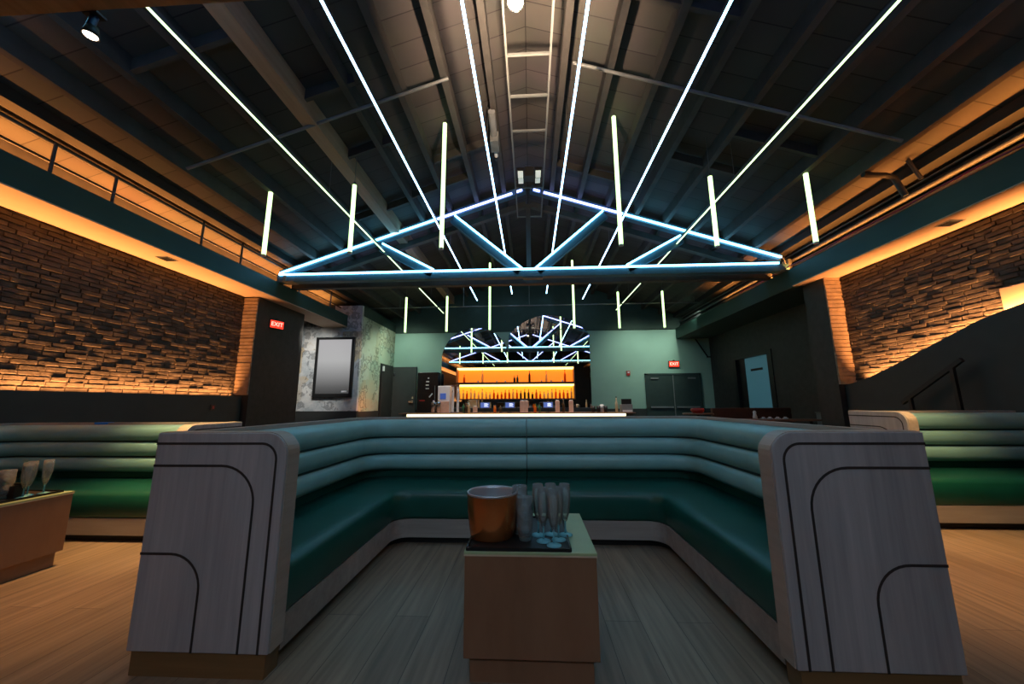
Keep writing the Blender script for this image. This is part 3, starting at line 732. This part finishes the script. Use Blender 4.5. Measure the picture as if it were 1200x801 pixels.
# ------------------------------------------------------------------ tables and what stands on them
def low_table(label, loc):
    t = thing('low_table', label, 'table', loc)
    MB().box(-.285, .285, -.285, .285, .10, .497).build('body', M['table'], t, bevel=.003)
    MB().box(-.288, .288, -.288, .288, .497, .503).build('edge_band', M['table_edge'], t)
    MB().box(-.288, .288, -.288, .288, .503, .515).build('tabletop', M['table_top'], t, bevel=.002)
    MB().box(-.26, .26, -.26, .26, 0, .10).build('plinth', M['table'], t)
    return t
low_table('square brown box table in the middle of the booth', (-.012, 1.99, 0))
low_table('square brown box table in front of the ledge sofa', (-3.755, 2.45, 0))
def tray(label, loc, w, d):
    t = thing('serving_tray', label, 'tray', loc)
    MB().box(-w/2, w/2, -d/2, d/2, 0, .006).build('base', M['black'], t)
    r = MB()
    for a in (-1, 1):
        r.box(-w/2, w/2, a*d/2-.004, a*d/2+.004, .0, .014); r.box(a*w/2-.004, a*w/2+.004, -d/2, d/2, 0, .014)
    r.build('rim', M['black_gloss'], t)
tray('black serving tray on the booth table holding the copper bucket and glasses', (-.062, 1.94, .515), .455, .455)
tray('black serving tray on the table before the ledge sofa', (-3.72, 2.45, .515), .42, .50)
ZT = .522
t = thing('ice_bucket', 'copper ice bucket with a steel lining on the booth table tray', 'ice bucket', (-.195, 1.885, ZT))
MB().lathe([(.098, 0), (.104, .004), (.112, .05), (.120, .12), (.123, .17), (.122, .195)], n=40, caps=False).build('body', M['copper'], t)
MB().lathe([(.122, .195), (.124, .20), (.122, .205), (.117, .204), (.114, .19), (.108, .06), (.100, .012), (0, .010)], n=40, caps=False).build('lining', M['lining'], t)
def tumbler_stack(label, loc, n=5):
    t = thing('tumbler_stack', label, 'glass stack', loc)
    for k in range(n):
        z = k*.036
        g = MB().lathe([(.0, z+.002), (.028, z+.002), (.030, z+.006), (.034, z+.05), (.037, z+.095), (.0352, z+.095), (.032, z+.05), (.028, z+.018), (0, z+.016)], n=20).build('tumbler', M['glass'], t)
        MB().lathe([(.0, z+.0165), (.027, z+.0185), (.0275, z+.012), (.027, z+.004), (0, z+.003)], n=20).build('base_disc', M['glass_glint'], g)
    return t
# each tumbler is a thing of its own
def tumbler(label, loc, group):
    t = thing('tumbler', label, 'glass', loc, group)
    MB().lathe([(.0, .0), (.028, .0), (.030, .004), (.034, .05), (.037, .095), (.0352, .095), (.032, .05), (.028, .018), (0, .016)], n=20).build('bowl', M['glass'], t)
    MB().lathe([(.0, .0175), (.0268, .0185), (.0275, .012), (.027, .003), (0, .002)], n=20).build('base_disc', M['glass_glint'], t)
    return t
ORD = ['lowest', 'second from the bottom', 'third from the bottom', 'fourth from the bottom', 'fifth from the bottom', 'sixth from the bottom']
first = None
def stack(xy, n, where, group):
    global first
    for k in range(n):
        lab = '%s clear tumbler of the %s' % (ORD[k] if k < n-1 else 'topmost', where)
        loc = (xy[0]+random.uniform(-.003, .003), xy[1]+random.uniform(-.003, .003), ZT+k*.032)
        if first is None: first = tumbler(lab, loc, group)
        else: dup(first, loc, lab, group)
stack((-.035, 1.825), 4, 'nearer stack beside the copper bucket', 'tumblers stacked beside the copper bucket')
stack((-.062, 1.915), 5, 'taller stack behind, beside the copper bucket', 'tumblers stacked beside the copper bucket')
stack((-3.63, 2.46), 4, 'stack by the black caddy', 'tumblers stacked on the ledge sofa table')
stack((-3.71, 2.40), 4, 'stack farther from the black caddy', 'tumblers stacked on the ledge sofa table')
def flute(label, loc, group):
    t = thing('champagne_flute', label, 'glass', loc, group)
    MB().lathe([(.004, .06), (.010, .068), (.020, .10), (.026, .15), (.027, .20), (.0255, .235), (.0245, .235), (.0258, .20), (.0248, .15), (.0185, .10), (.008, .072), (0, .068)], n=20).build('bowl', M['glass'], t)
    MB().lathe([(.0, .066), (.004, .064), (.0035, .03), (.006, .010), (.0, .010)], n=10).build('stem', M['glass_glint'], t)
    MB().lathe([(.0, .0), (.033, .0), (.034, .002), (.02, .007), (.006, .011), (0, .011)], n=20).build('foot', M['glass_glint'], t)
    return t
fl = [(.029, 1.893, 'back row flute nearest the tumbler stacks on the booth tray'), (.051, 1.815, 'flute in the second row on the booth tray, next to the tumbler stacks'),
      (.092, 1.905, 'middle flute of the back row on the booth tray'), (.122, 1.835, 'flute in the second row on the booth tray, next to the bare tabletop'),
      (.160, 1.900, 'back row flute nearest the bare tabletop on the booth tray'), (.096, 1.765, 'frontmost flute on the booth tray, alone in its row')]
f0 = None
for x, y, lab in fl:
    if f0 is None: f0 = flute('clear champagne '+lab, (x, y, ZT), 'champagne flutes on the booth tray')
    else: dup(f0, (x, y, ZT), 'clear champagne '+lab, 'champagne flutes on the booth tray')
for x, y, lab in ((-3.545, 2.50, 'clear champagne flute nearest the table edge on the ledge sofa table'), (-3.60, 2.56, 'clear champagne flute standing behind the black caddy on the ledge sofa table'), (-3.56, 2.62, 'clear champagne flute farthest back on the ledge sofa table')):
    dup(f0, (x, y, ZT), lab, 'champagne flutes on the ledge sofa table')
t = thing('bar_caddy', 'small black caddy among the glasses on the ledge sofa table', 'caddy', (-3.60, 2.49, ZT))
MB().box(-.04, .04, -.03, .03, 0, .085).build('body', M['black'], t, bevel=.004)
MB().box(-.035, .035, -.004, .004, .085, .10).build('divider', M['black_gloss'], t)

# ------------------------------------------------------------------ left wall: sign, screen
def exit_sign(label, loc, rz, w=.30, h=.19):
    t = thing('exit_sign', label, 'exit sign', loc, None, rz)
    MB().box(-w/2, w/2, -.03, .0, -h/2, h/2).build('housing', M['black'], t)
    fc = MB().box(-w/2+.02, w/2-.02, -.036, -.03, -h/2+.02, h/2-.02).build('face', M['red_glow'], t)
    text_mesh('lettering', 'EXIT', h*.62, M['letter'], fc, (0, -.038, 0), (PI/2, 0, 0))
    MB().box(-.03, .03, -.02, 0, h/2, h/2+.03).build('bracket', M['black'], t)
    return t
exit_sign('red lit EXIT sign on the dark wall beside the lit brick pilaster', (-5.46, 7.40, 2.85), PI/2*.75, .32, .2)
exit_sign('red lit EXIT sign over the dark double doors', (4.84, 12.48, 2.43), 0, .36, .22)
t = thing('wall_screen', 'tall portrait black-framed grey screen on the mural wall', 'screen', (-5.46, 9.88, 2.18))
MB().box(-.555, .555, -.06, 0, -.84, .84).build('frame', M['black'], t, bevel=.006)
MB().box(-.47, .47, -.064, -.06, -.74, .77).build('display', M['screen_grey'], t)
MB().box(.26, .42, -.066, -.064, -.70, -.66).build('badge', M['white'], t)
t = thing('outlet_plate', 'small dark red outlet plate on the ledge wall below the bricks', 'outlet', (-5.60, 6.23, 1.11))
MB().box(0, .012, -.05, .05, -.05, .05).build('plate', M['bench'], t); MB().box(.012, .018, -.02, .02, -.025, .025).build('socket', M['red'], t)

# ------------------------------------------------------------------ back wall doors, alarm, mirrors
d2 = struct('door_2', MB().box(3.85, 3.93, 12.44, YB, 0, 2.12).box(5.60, 5.68, 12.44, YB, 0, 2.12).box(3.85, 5.68, 12.44, YB, 2.06, 2.12), M['door_green'])
for s, x0, x1 in ((0, 3.93, 4.755), (1, 4.775, 5.60)):
    lf = MB().box(x0, x1, 12.455, 12.49, 0, 2.06).build('door_leaf', M['door_green'], d2)
    MB().box(x0+.05, x1-.05, 12.40, 12.43, .98, 1.03).box(x0+.05, x0+.10, 12.42, 12.456, .98, 1.03).box(x1-.10, x1-.05, 12.42, 12.456, .98, 1.03).build('push_bar', M['grey'], lf)
    MB().box((x0+.1 if s == 0 else x1-.35), (x0+.35 if s == 0 else x1-.1), 12.42, 12.456, 1.93, 1.98).build('door_closer', M['grey'], lf)
MB().box(4.755, 4.775, 12.44, 12.49, 0, 2.06).build('centre_post', M['grey'], d2)
d3 = struct('door_3', MB().box(-4.76, -3.94, 12.40, 12.47, 0, 2.42), M['door'])
MB().box(-4.06, -4.0, 12.37, 12.40, 1.32, 1.40).box(-4.16, -4.0, 12.34, 12.37, 1.20, 1.25).box(-4.05, -4.0, 12.36, 12.40, 1.19, 1.27).build('door_handle', M['steel'], d3)
MB().box(-4.74, -4.66, 12.37, 12.40, 2.14, 2.20).build('door_closer', M['steel'], d3)
d4 = struct('door_4', MB().box(-4.80, -4.75, 11.35, 12.36, 0, 2.44), M['black'])
MB().box(-4.75, -4.735, 11.42, 12.30, 0, 2.38).build('door_leaf', M['dark_wall'], d4)
MB().box(-4.74, -4.70, 11.42, 11.52, 2.20, 2.36).build('door_closer', M['white'], d4)
t = thing('fire_alarm', 'small red fire alarm on the green back wall', 'alarm', (3.31, 12.505, 2.14))
MB().box(-.06, .06, -.05, 0, -.08, .08).build('body', M['red'], t, bevel=.008); MB().box(-.03, .03, -.056, -.05, .0, .05).build('strobe', M['white'], t)
t = thing('wall_bracket', 'thin black diagonal bracket on the green back wall under the beam end', 'bracket', (5.62, 12.47, 3.28))
MB().bar((0, 0, 0), (.36, 0, -.62), .03, .035, (0, 1, 0)).build('strut', M['black'], t); MB().box(.33, .45, -.02, .02, -.64, -.60).build('foot', M['black'], t)

def arch(cx, hw, zt, z0, R, n=28):
    """arched outline: straight sides and a round head of radius R clipped at half width hw"""
    p = [(cx+hw, z0), (cx-hw, z0)]
    a = math.asin(min(1, hw/R))
    for k in range(n+1):
        t = -a+2*a*k/n; p.append((cx+R*math.sin(t), zt-R+R*math.cos(t)))
    return p
for lab, cx_, hw, zt, R, yo in (('round-headed mirror behind the bar, lower arch on the mural side', -1.905, 1.17, 3.78, 1.17, 0), ('wider taller arched mirror behind the bar, on the double door side', .655, 1.385, 4.19, 1.70, .012)):
    t = thing('arched_mirror', lab, 'mirror', (cx_, 12.47-yo, .95))
    MB().prism([(x-cx_, z-.95) for x, z in arch(cx_, hw, zt, .95, R)], 'Y', -.02, 0).build('mirror_pane', M['mirror'], t)
    q = arch(cx_, hw, zt+.015, .95, R+.015)
    MB().prism([(x-cx_, z-.95) for x, z in q], 'Y', .0, .008).build('backing', M['black'], t)

# ------------------------------------------------------------------ bar
t = thing('bar_counter', 'long bar counter with a glowing cream strip under its top edge', 'bar counter', (-.4, 9.8, 0))
MB().box(-3.05, 3.05, -.30, .30, .89, .915).build('counter_top', M['bar_top'], t)
MB().box(-2.98, 3.0, -.22, .28, 0, .885).build('front_panel', M['dark_wall'], t)
MB().box(-2.83, 2.80, -.300, -.285, .79, .888).build('light_strip', M['led_cream'], t)
t = thing('back_bar', 'lit back bar with two glowing orange shelf niches in front of the mirrors', 'back bar', (-.51, 12.2, 0))
MB().box(-2.5, 2.5, -.20, .22, 0, 1.0).build('cabinet', M['dark_wall'], t)
for z0, z1, m in ((1.85, 2.34, 'niche_hi'), (1.31, 1.78, 'niche_lo')):
    sb = MB().box(-1.94, 1.94, -.14, .22, z0-.03, z0).build('shelf', M['bar_top'], t)
    MB().box(-1.94, 1.94, -.09, -.06, z1-.05, z1-.005).build('light_strip', M['niche_strip'], t)  # extra strip added to brighten the bottle fronts
    MB().box(-1.94, 1.94, .18, .20, z0, z1).build('glowing_back', M[m], t)
    MB().box(-1.94, 1.94, .13, .175, z1-.06, z1).build('light_strip', M['niche_strip'], t)
    for a in (-1.97, 1.94): MB().box(a, a+.03, -.14, .22, z0-.03, z1+.03).build('side_panel', M['bar_top'], t)
    MB().box(-1.94, 1.94, -.10, .22, z1, z1+.03).build('niche_top', M['bar_top'], t)
def bottle(label, loc, mat, h=.28, r=.037, group=None, proto={}):
    t = thing('bottle', label, 'bottle', loc, group)
    MB().lathe([(0, 0), (r, 0), (r, h*.55), (r*.85, h*.64), (r*.36, h*.74), (r*.34, h*.94), (0, h*.94)], n=12).build('body', M[mat], t)
    MB().lathe([(0, h*.93), (r*.42, h*.93), (r*.42, h), (0, h)], n=10).build('cap', M['black' if mat != 'dark_glass' else 'steel'], t)
    return t
def bxx(x, Y): return (x-621)*.002356*Y
for x, m, h, lab in ((543.5, 'amber', .26, 'amber bottle alone at the mural end of the upper lit shelf'), (565, 'clear_bottle', .40, 'tall pale bottle second on the upper lit shelf'), (602.5, 'dark_glass', .22, 'squat dark bottle of the close pair on the upper lit shelf'),
                     (606, 'green_glass', .24, 'squat green bottle of the close pair on the upper lit shelf'), (620, 'dark_glass', .40, 'tall dark pointed bottle mid upper lit shelf'), (639.5, 'clear_bottle', .36, 'tall pale bottle on the upper lit shelf after the dark one'), (661, 'amber', .40, 'tall amber bottle at the double door end of the upper lit shelf')):
    bottle(lab, (bxx(x, 12.17), 12.17, 1.85), m, h)
pr = {}
mats = ['amber', 'clear_bottle', 'amber', 'amber', 'dark_glass', 'clear_bottle']
for i in range(30):
    m = 'dark_glass' if 16 <= i <= 19 else ('amber' if i in (9, 20, 21, 27, 28) else random.choice(['amber', 'clear_bottle', 'amber', 'clear_bottle']))
    nm = {'amber': 'amber', 'clear_bottle': 'pale', 'dark_glass': 'dark'}[m]
    loc = (-.51-1.86+i*.128, 12.12+.04*(i % 2), 1.31)
    lab = '%s bottle in the crowded row on the lower lit shelf' % nm; g = '%s bottles on the lower lit shelf' % nm
    if m not in pr: pr[m] = bottle(lab, loc, m, .26, .036, g)
    else: dup(pr[m], loc, lab, g).scale = (1, 1, random.uniform(.75, 1.25))
for i, x in enumerate((560, 582, 592, 634, 645, 658)):
    t = thing('shot_glass', 'small clear glass on top of the lower lit niche', 'glass', (bxx(x, 12.15), 12.13, 1.81), 'small glasses on top of the lower niche')
    MB().lathe([(0, 0), (.022, 0), (.03, .09), (.028, .09), (.02, .01), (0, .01)], n=12).build('bowl', M['white'], t)

ZB = .915
def pos(label, x):
    t = thing('till_screen', label, 'screen', (bxx(x, 9.9), 9.95, ZB))
    MB().box(-.07, .07, -.06, .06, 0, .012).build('base', M['black'], t)
    MB().bar((0, .02, .01), (0, .03, .12), .03, .02, (0, 1, 0)).build('stand', M['black'], t)
    h = MB().box(-.14, .14, -.012, .012, -.09, .09).build('housing', M['black'], t, (0, -.02, .19)); h.rotation_euler = (-.25, 0, 0)
    MB().box(-.12, .12, -.014, -.012, -.07, .07).build('display', M['screen_blue'], h)
    g = MB()
    for k in range(4): g.box(-.02, .09-.02*(k % 2), -.016, -.014, -.04+k*.025, -.028+k*.025)
    g.build('screen_text', M['screen_text'], h)
pos('blue till screen on the bar nearest the white frozen drink machine', 568); pos('blue till screen in the middle of the bar', 597); pos('blue till screen on the bar nearest the double doors', 641)
t = thing('drink_machine', 'white boxy drink machine with a dark window on the bar', 'drink machine', (bxx(521, 10.0), 10.0, ZB))
MB().box(-.17, .17, -.12, .14, 0, .72).build('body', M['white'], t, bevel=.015); MB().box(-.10, .06, -.13, -.12, .36, .52).build('window', M['screen_blue'], t); MB().box(-.15, .15, -.16, -.12, .0, .30).build('lower_tray', M['peach'], t)
t = thing('beer_tap_tower', 'white upright tap tower with two columns on the bar beside the drink machine', 'tap tower', (bxx(533.5, 9.95), 9.95, ZB))
for s in (-1, 1): MB().tube([(s*.07, 0, 0), (s*.07, 0, .72)], .035, 12).build('column', M['white'], t)
MB().box(-.11, .11, -.04, .04, .70, .75).build('crossbar', M['steel'], t); MB().box(-.12, .12, -.05, .05, 0, .02).build('base', M['steel'], t)
for s in (-1, 1): MB().tube([(s*.07, -.03, .60), (s*.07, -.09, .55)], .012, 8).build('spout', M['steel'], t)
def shaker(x, lab):
    t = thing('shaker_tin', lab, 'shaker', (bxx(x, 9.75), 9.75, ZB), 'steel shaker tins at the mural end of the bar')
    MB().lathe([(0, 0), (.052, 0), (.062, .26), (.055, .28), (.03, .30), (0, .30)], n=16).build('body', M['steel'], t); MB().lathe([(0, .30), (.028, .30), (.024, .33), (0, .335)], n=12).build('cap', M['chrome'], t)
shaker(508, 'steel shaker tin outermost on the mural end of the bar'); shaker(514, 'steel shaker tin next to the drink machine on the bar')
for x, lab in ((611, 'peach napkin box beside the middle till screen'), (615.5, 'second peach napkin box beside the middle till screen'), (651.5, 'peach napkin box just past the till screen nearest the doors'), (667, 'peach napkin box farthest along the bar towards the doors'), (557, 'low peach napkin box beside the till screen near the drink machine')):
    t = thing('napkin_box', lab, 'box', (bxx(x, 9.8), 9.78, ZB), 'peach boxes on the bar')
    hh = .16 if x == 557 else .30
    MB().box(-.055, .055, -.05, .05, 0, hh).build('body', M['peach'], t, bevel=.004); MB().box(-.04, .04, -.03, .03, hh, hh+.02).build('napkins', M['white'], t)
for x, m, h, lab in ((543, 'green_glass', .26, 'green bottle on the bar beside the tap tower'), (549.5, 'clear_bottle', .30, 'pale bottle on the bar between the green bottle and the napkin box'), (546, 'dark_glass', .26, 'dark bottle on the bar just behind the green bottle'), (579.5, 'amber', .2, 'small amber bottle on the bar between two till screens'),
                     (586, 'dark_glass', .18, 'small dark bottle on the bar between two till screens'), (658.5, 'dark_glass', .34, 'dark tilted-looking bottle between the peach napkin boxes'), (718.5, 'clear_bottle', .40, 'pale bottle with a dark pourer near the bar end by the doors'), (626, 'amber', .24, 'amber bottle before the till screen nearest the doors'), (631, 'green_glass', .24, 'green bottle before the till screen nearest the doors')):
    bottle(lab, (bxx(x, 9.8), 9.82, ZB), m, h)
for x, lab in ((692, 'black cup nearest the mirrors on the bar end'), (698, 'second black cup on the bar end'), (706, 'black cup beside the white jug on the bar end')):
    t = thing('black_cup', lab, 'cup', (bxx(x, 9.8), 9.8, ZB), 'black cups on the bar end')
    MB().lathe([(0, 0), (.045, 0), (.055, .16), (.05, .16), (.04, .01), (0, .01)], n=14).build('body', M['black'], t)
t = thing('white_jug', 'white jug between the black cups on the bar end', 'jug', (bxx(702, 9.85), 9.88, ZB))
MB().lathe([(0, 0), (.05, 0), (.055, .14), (.045, .20), (.04, .20), (.045, .02), (0, .02)], n=16).build('body', M['white'], t); MB().tube([(.05, 0, .17), (.09, 0, .15), (.09, 0, .07), (.05, 0, .05)], .008, 6).build('handle', M['white'], t)
t = thing('register_printer', 'grey box with a black display at the bar end before the green wall', 'till', (bxx(729, 10.0), 10.0, ZB))
MB().box(-.15, .15, -.10, .12, 0, .20).build('body', M['grey'], t, bevel=.01); MB().box(-.13, .13, -.06, -.03, .20, .34).build('display', M['black'], t); MB().box(-.12, .12, -.15, -.10, 0, .05).build('drawer', M['white'], t)
t = thing('drinks_cooler', 'tall black cabinet with small white labels beside the charcoal door', 'cabinet', (-3.43, 12.2, 0))
MB().box(-.35, .35, -.15, .22, 0, 2.2).build('body', M['black_gloss'], t, bevel=.01)
g = MB()
for k, (w, x) in enumerate(((.05, .0), (.10, -.05), (.10, -.06), (.11, -.06))): g.box(x-.0, x+w, -.16, -.15, 1.98-k*.115, 2.02-k*.115)
g.build('label_strip', M['white'], t); MB().box(-.26, -.08, -.16, -.15, 1.24, 1.28).build('red_label', M['red'], t); h = MB().box(-.02, .02, -.005, .005, -.08, .08).build('price_tag', M['white'], t, (.12, -.158, 1.43)); h.rotation_euler = (0, .7, 0)
MB().tube([(.26, -.18, 1.2), (.26, -.18, 1.75)], .012, 8).build('handle', M['grey'], t)

# ------------------------------------------------------------------ far right: bench, table, handrail
t = thing('far_bench', 'dark brown high-backed bench in the recess beyond the booth', 'bench', (4.72, 8.1, 0))
MB().box(-.80, .85, .10, .20, .06, 1.03).build('backrest', M['bench'], t, bevel=.02); MB().box(-.80, .85, -.42, .10, .38, .48).build('seat', M['bench'], t, bevel=.03)
MB().box(-.78, .83, -.36, .12, 0, .38).build('base', M['black'], t)
t = thing('service_box', 'low grey box end beside the brown bench', 'box', (5.82, 7.55, 0))
MB().box(-.13, .13, -.15, .15, 0, .93).build('body', M['grey'], t, bevel=.008); MB().box(-.14, .14, -.16, .16, .93, .95).build('lid', M['pipe_grey'], t)
t = thing('dining_table', 'narrow dark table before the brown bench', 'table', (4.72, 7.35, 0))
MB().box(-.70, .70, -.22, .22, .80, .83).build('tabletop', M['bar_top'], t)
for a in (-.6, .6): MB().tube([(a, 0, .02), (a, 0, .80)], .03, 10).build('pedestal', M['black'], t); MB().lathe([(0, 0), (.2, 0), (.2, .015), (0, .02)], (a, 0, 0), 16).build('foot', M['black'], t)
t = thing('salt_shaker', 'white shaker standing on the dark table before the brown bench', 'shaker', (4.27, 7.3, .83))
MB().lathe([(0, 0), (.035, 0), (.04, .04), (.025, .10), (.03, .13), (.02, .155), (0, .16)], n=14).build('body', M['white'], t); MB().lathe([(0, .155), (.014, .157), (.01, .17), (0, .17)], n=10).build('cap', M['steel'], t)
for i, x in enumerate((4.40, 4.52, 4.66, 4.80)):
    t = thing('white_saucer', '%s white saucer counted from the white shaker on the dark table' % ('first', 'second', 'third', 'fourth')[i], 'saucer', (x, 7.26, .83), 'saucers on the dark table')
    MB().lathe([(0, 0), (.03, 0), (.05, .02), (.048, .024), (.028, .006), (0, .006)], n=16).build('dish', M['white'], t)
    MB().lathe([(0, .006), (.02, .006), (.026, .045), (.023, .045), (.018, .01), (0, .01)], n=12).build('cup', M['white'], t)
t = thing('red_candle_holder', 'small red candle holder behind the booth back near the double doors', 'candle holder', (3.52, 8.0, .93))
MB().lathe([(0, 0), (.10, 0), (.14, .06), (.12, .10), (.10, .10), (.09, .02), (0, .02)], n=18).build('bowl', M['red'], t); MB().lathe([(0, .02), (.05, .02), (.05, .06), (0, .06)], n=12).build('candle', M['peach'], t)
t = thing('high_table', 'dark high table carrying the red candle holder', 'table', (3.52, 8.0, 0))
MB().lathe([(0, .90), (.30, .90), (.30, .93), (0, .93)], n=24).build('tabletop', M['bar_top'], t); MB().tube([(0, 0, .02), (0, 0, .90)], .04, 10).build('pedestal', M['black'], t); MB().lathe([(0, 0), (.24, 0), (.24, .02), (0, .025)], n=20).build('foot', M['black'], t)
t = thing('stair_handrail', 'black sloping handrail with two posts in front of the dark stair wall', 'handrail', (5.15, 4.6, 0))
MB().bar((0, .78, 1.13), (0, -.02, 1.64), .035, .05).build('rail', M['black'], t)
for y, z in ((.10, 1.56), (.66, 1.20)): MB().box(-.018, .018, y-.02, y+.02, 0, z).build('post', M['black'], t)

# ------------------------------------------------------------------ light
def area(name, loc, rot, sx, sy, col, power, spread=PI):
    l = bpy.data.lights.new(name, 'AREA'); l.shape = 'RECTANGLE'; l.size = sx; l.size_y = sy; l.color = col; l.energy = power; l.spread = spread
    o = bpy.data.objects.new(name, l); COL.objects.link(o); o.location = loc; o.rotation_euler = rot; return o
def spot(name, loc, tgt, col, power, ang, blend=.6, r=.05):
    l = bpy.data.lights.new(name, 'SPOT'); l.color = col; l.energy = power; l.spot_size = math.radians(ang); l.spot_blend = blend; l.shadow_soft_size = r
    o = bpy.data.objects.new(name, l); COL.objects.link(o); o.location = loc
    o.rotation_euler = (Vector(tgt)-Vector(loc)).to_track_quat('-Z', 'Y').to_euler(); return o
AMB = (1.0, .40, .12)
UP = (PI, 0, 0)
# cove behind the left ledge
area('cove_light', (-5.735, .5, 1.275), (PI, -.13, 0), .04, 12.6, AMB, 250, 1.25)
# cove along the curved stair wall
segs = [cur[i] for i in (1, 3, 5, 6, 7, 8)]
for (a, b), (c, e) in zip(segs[:-1], segs[1:]):
    l = math.hypot(a-c, b-e)
    o = area('cove_light', (5.43, (a+c)/2, (b+e)/2-.05), (0, 0, 0), .05, l, AMB, 24*l, 1.2)
    d_ = Vector((0, c-a, e-b)).normalized(); up = Vector((0, 0, 1)); z_ = -((up - d_*up.dot(d_)).normalized()+Vector((.24, 0, 0))).normalized(); x_ = d_.cross(z_)
    o.rotation_euler = Matrix((x_, d_, z_)).transposed().to_euler()
area('cove_light', (5.40, .0, 2.20), (PI, .13, 0), .05, 6.6, AMB, 46, 1.25)
# uplights lying on top of the beams
area('beam_uplight', (-5.46, 2, 3.68), UP, .04, 15, (1.0, .34, .075), 225, 2.35)
area('beam_uplight', (5.03, 2, 3.68), UP, .04, 15, (1.0, .33, .065), 200, 2.2)
# warm ceiling spots over the side aisles
W = (1.0, .47, .13)
spot('aisle_spot', (-3.3, 3.0, 3.7), (-2.95, 2.75, 0), W, 480, 46, 1)
spot('aisle_spot', (-3.15, 2.75, 3.75), (-3.25, 3.55, .6), (1.0, .66, .28), 620, 42, 1)
spot('aisle_spot', (3.4, 3.4, 3.7), (3.1, 3.0, 0), W, 540, 46, 1)
spot('aisle_spot', (3.3, 2.6, 3.75), (3.62, 3.9, .7), (1.0, .66, .28), 480, 42, 1)
spot('mural_spot', (-4.85, 8.1, 3.15), (-6.2, 9.9, 2.0), (1.0, .97, .92), 300, 66, .9, .1)
spot('mural_uplight', (-4.0, 9.6, .96), (-4.78, 10.6, 1.15), (1.0, .30, .10), 55, 70, 1)
spot('mural_spot', (-3.0, 10.6, 3.4), (-4.8, 11.0, 2.0), (.85, 1.0, .80), 110, 85, .9)
spot('mural_spot', (-4.0, 9.0, 3.4), (-5.2, 9.9, 1.6), (.85, .93, 1.0), 60, 80, .9)
# added fill spots without fixtures, brightening the green wall and the bar
for x in (-4.2, 3.6, 5.0): spot('bar_fill_spot', (x, 10.9, 3.9), (x, 12.5, 2.2), (.84, 1.0, .84), 95, 110, 1, .1)
for x in (-1.9, 0, 1.6): spot('bar_fill_spot', (x, 9.3, 3.9), (x, 9.9, .9), (1.0, .80, .62), 330, 70, 1, .1)
# ridge lamp glow on the roof
spot('ridge_glow', (-.10, 3.0, 4.2), (-.05, 3.7, 6), (1.0, .70, .48), 640, 125, 1, .1)
# added fill spots behind the camera, brightening the front of the booth
for x in (-1.5, 1.5): spot('front_fill_spot', (x, -3.2, 4.4), (x*.2, 2.0, .6), (.66, .80, 1.0), 110, 50, 1, .12)
# dim cool background from all sides
w = bpy.data.worlds.new('night'); scn.world = w; w.use_nodes = True
w.node_tree.nodes['Background'].inputs['Color'].default_value = (.35, .45, .5, 1); w.node_tree.nodes['Background'].inputs['Strength'].default_value = .006
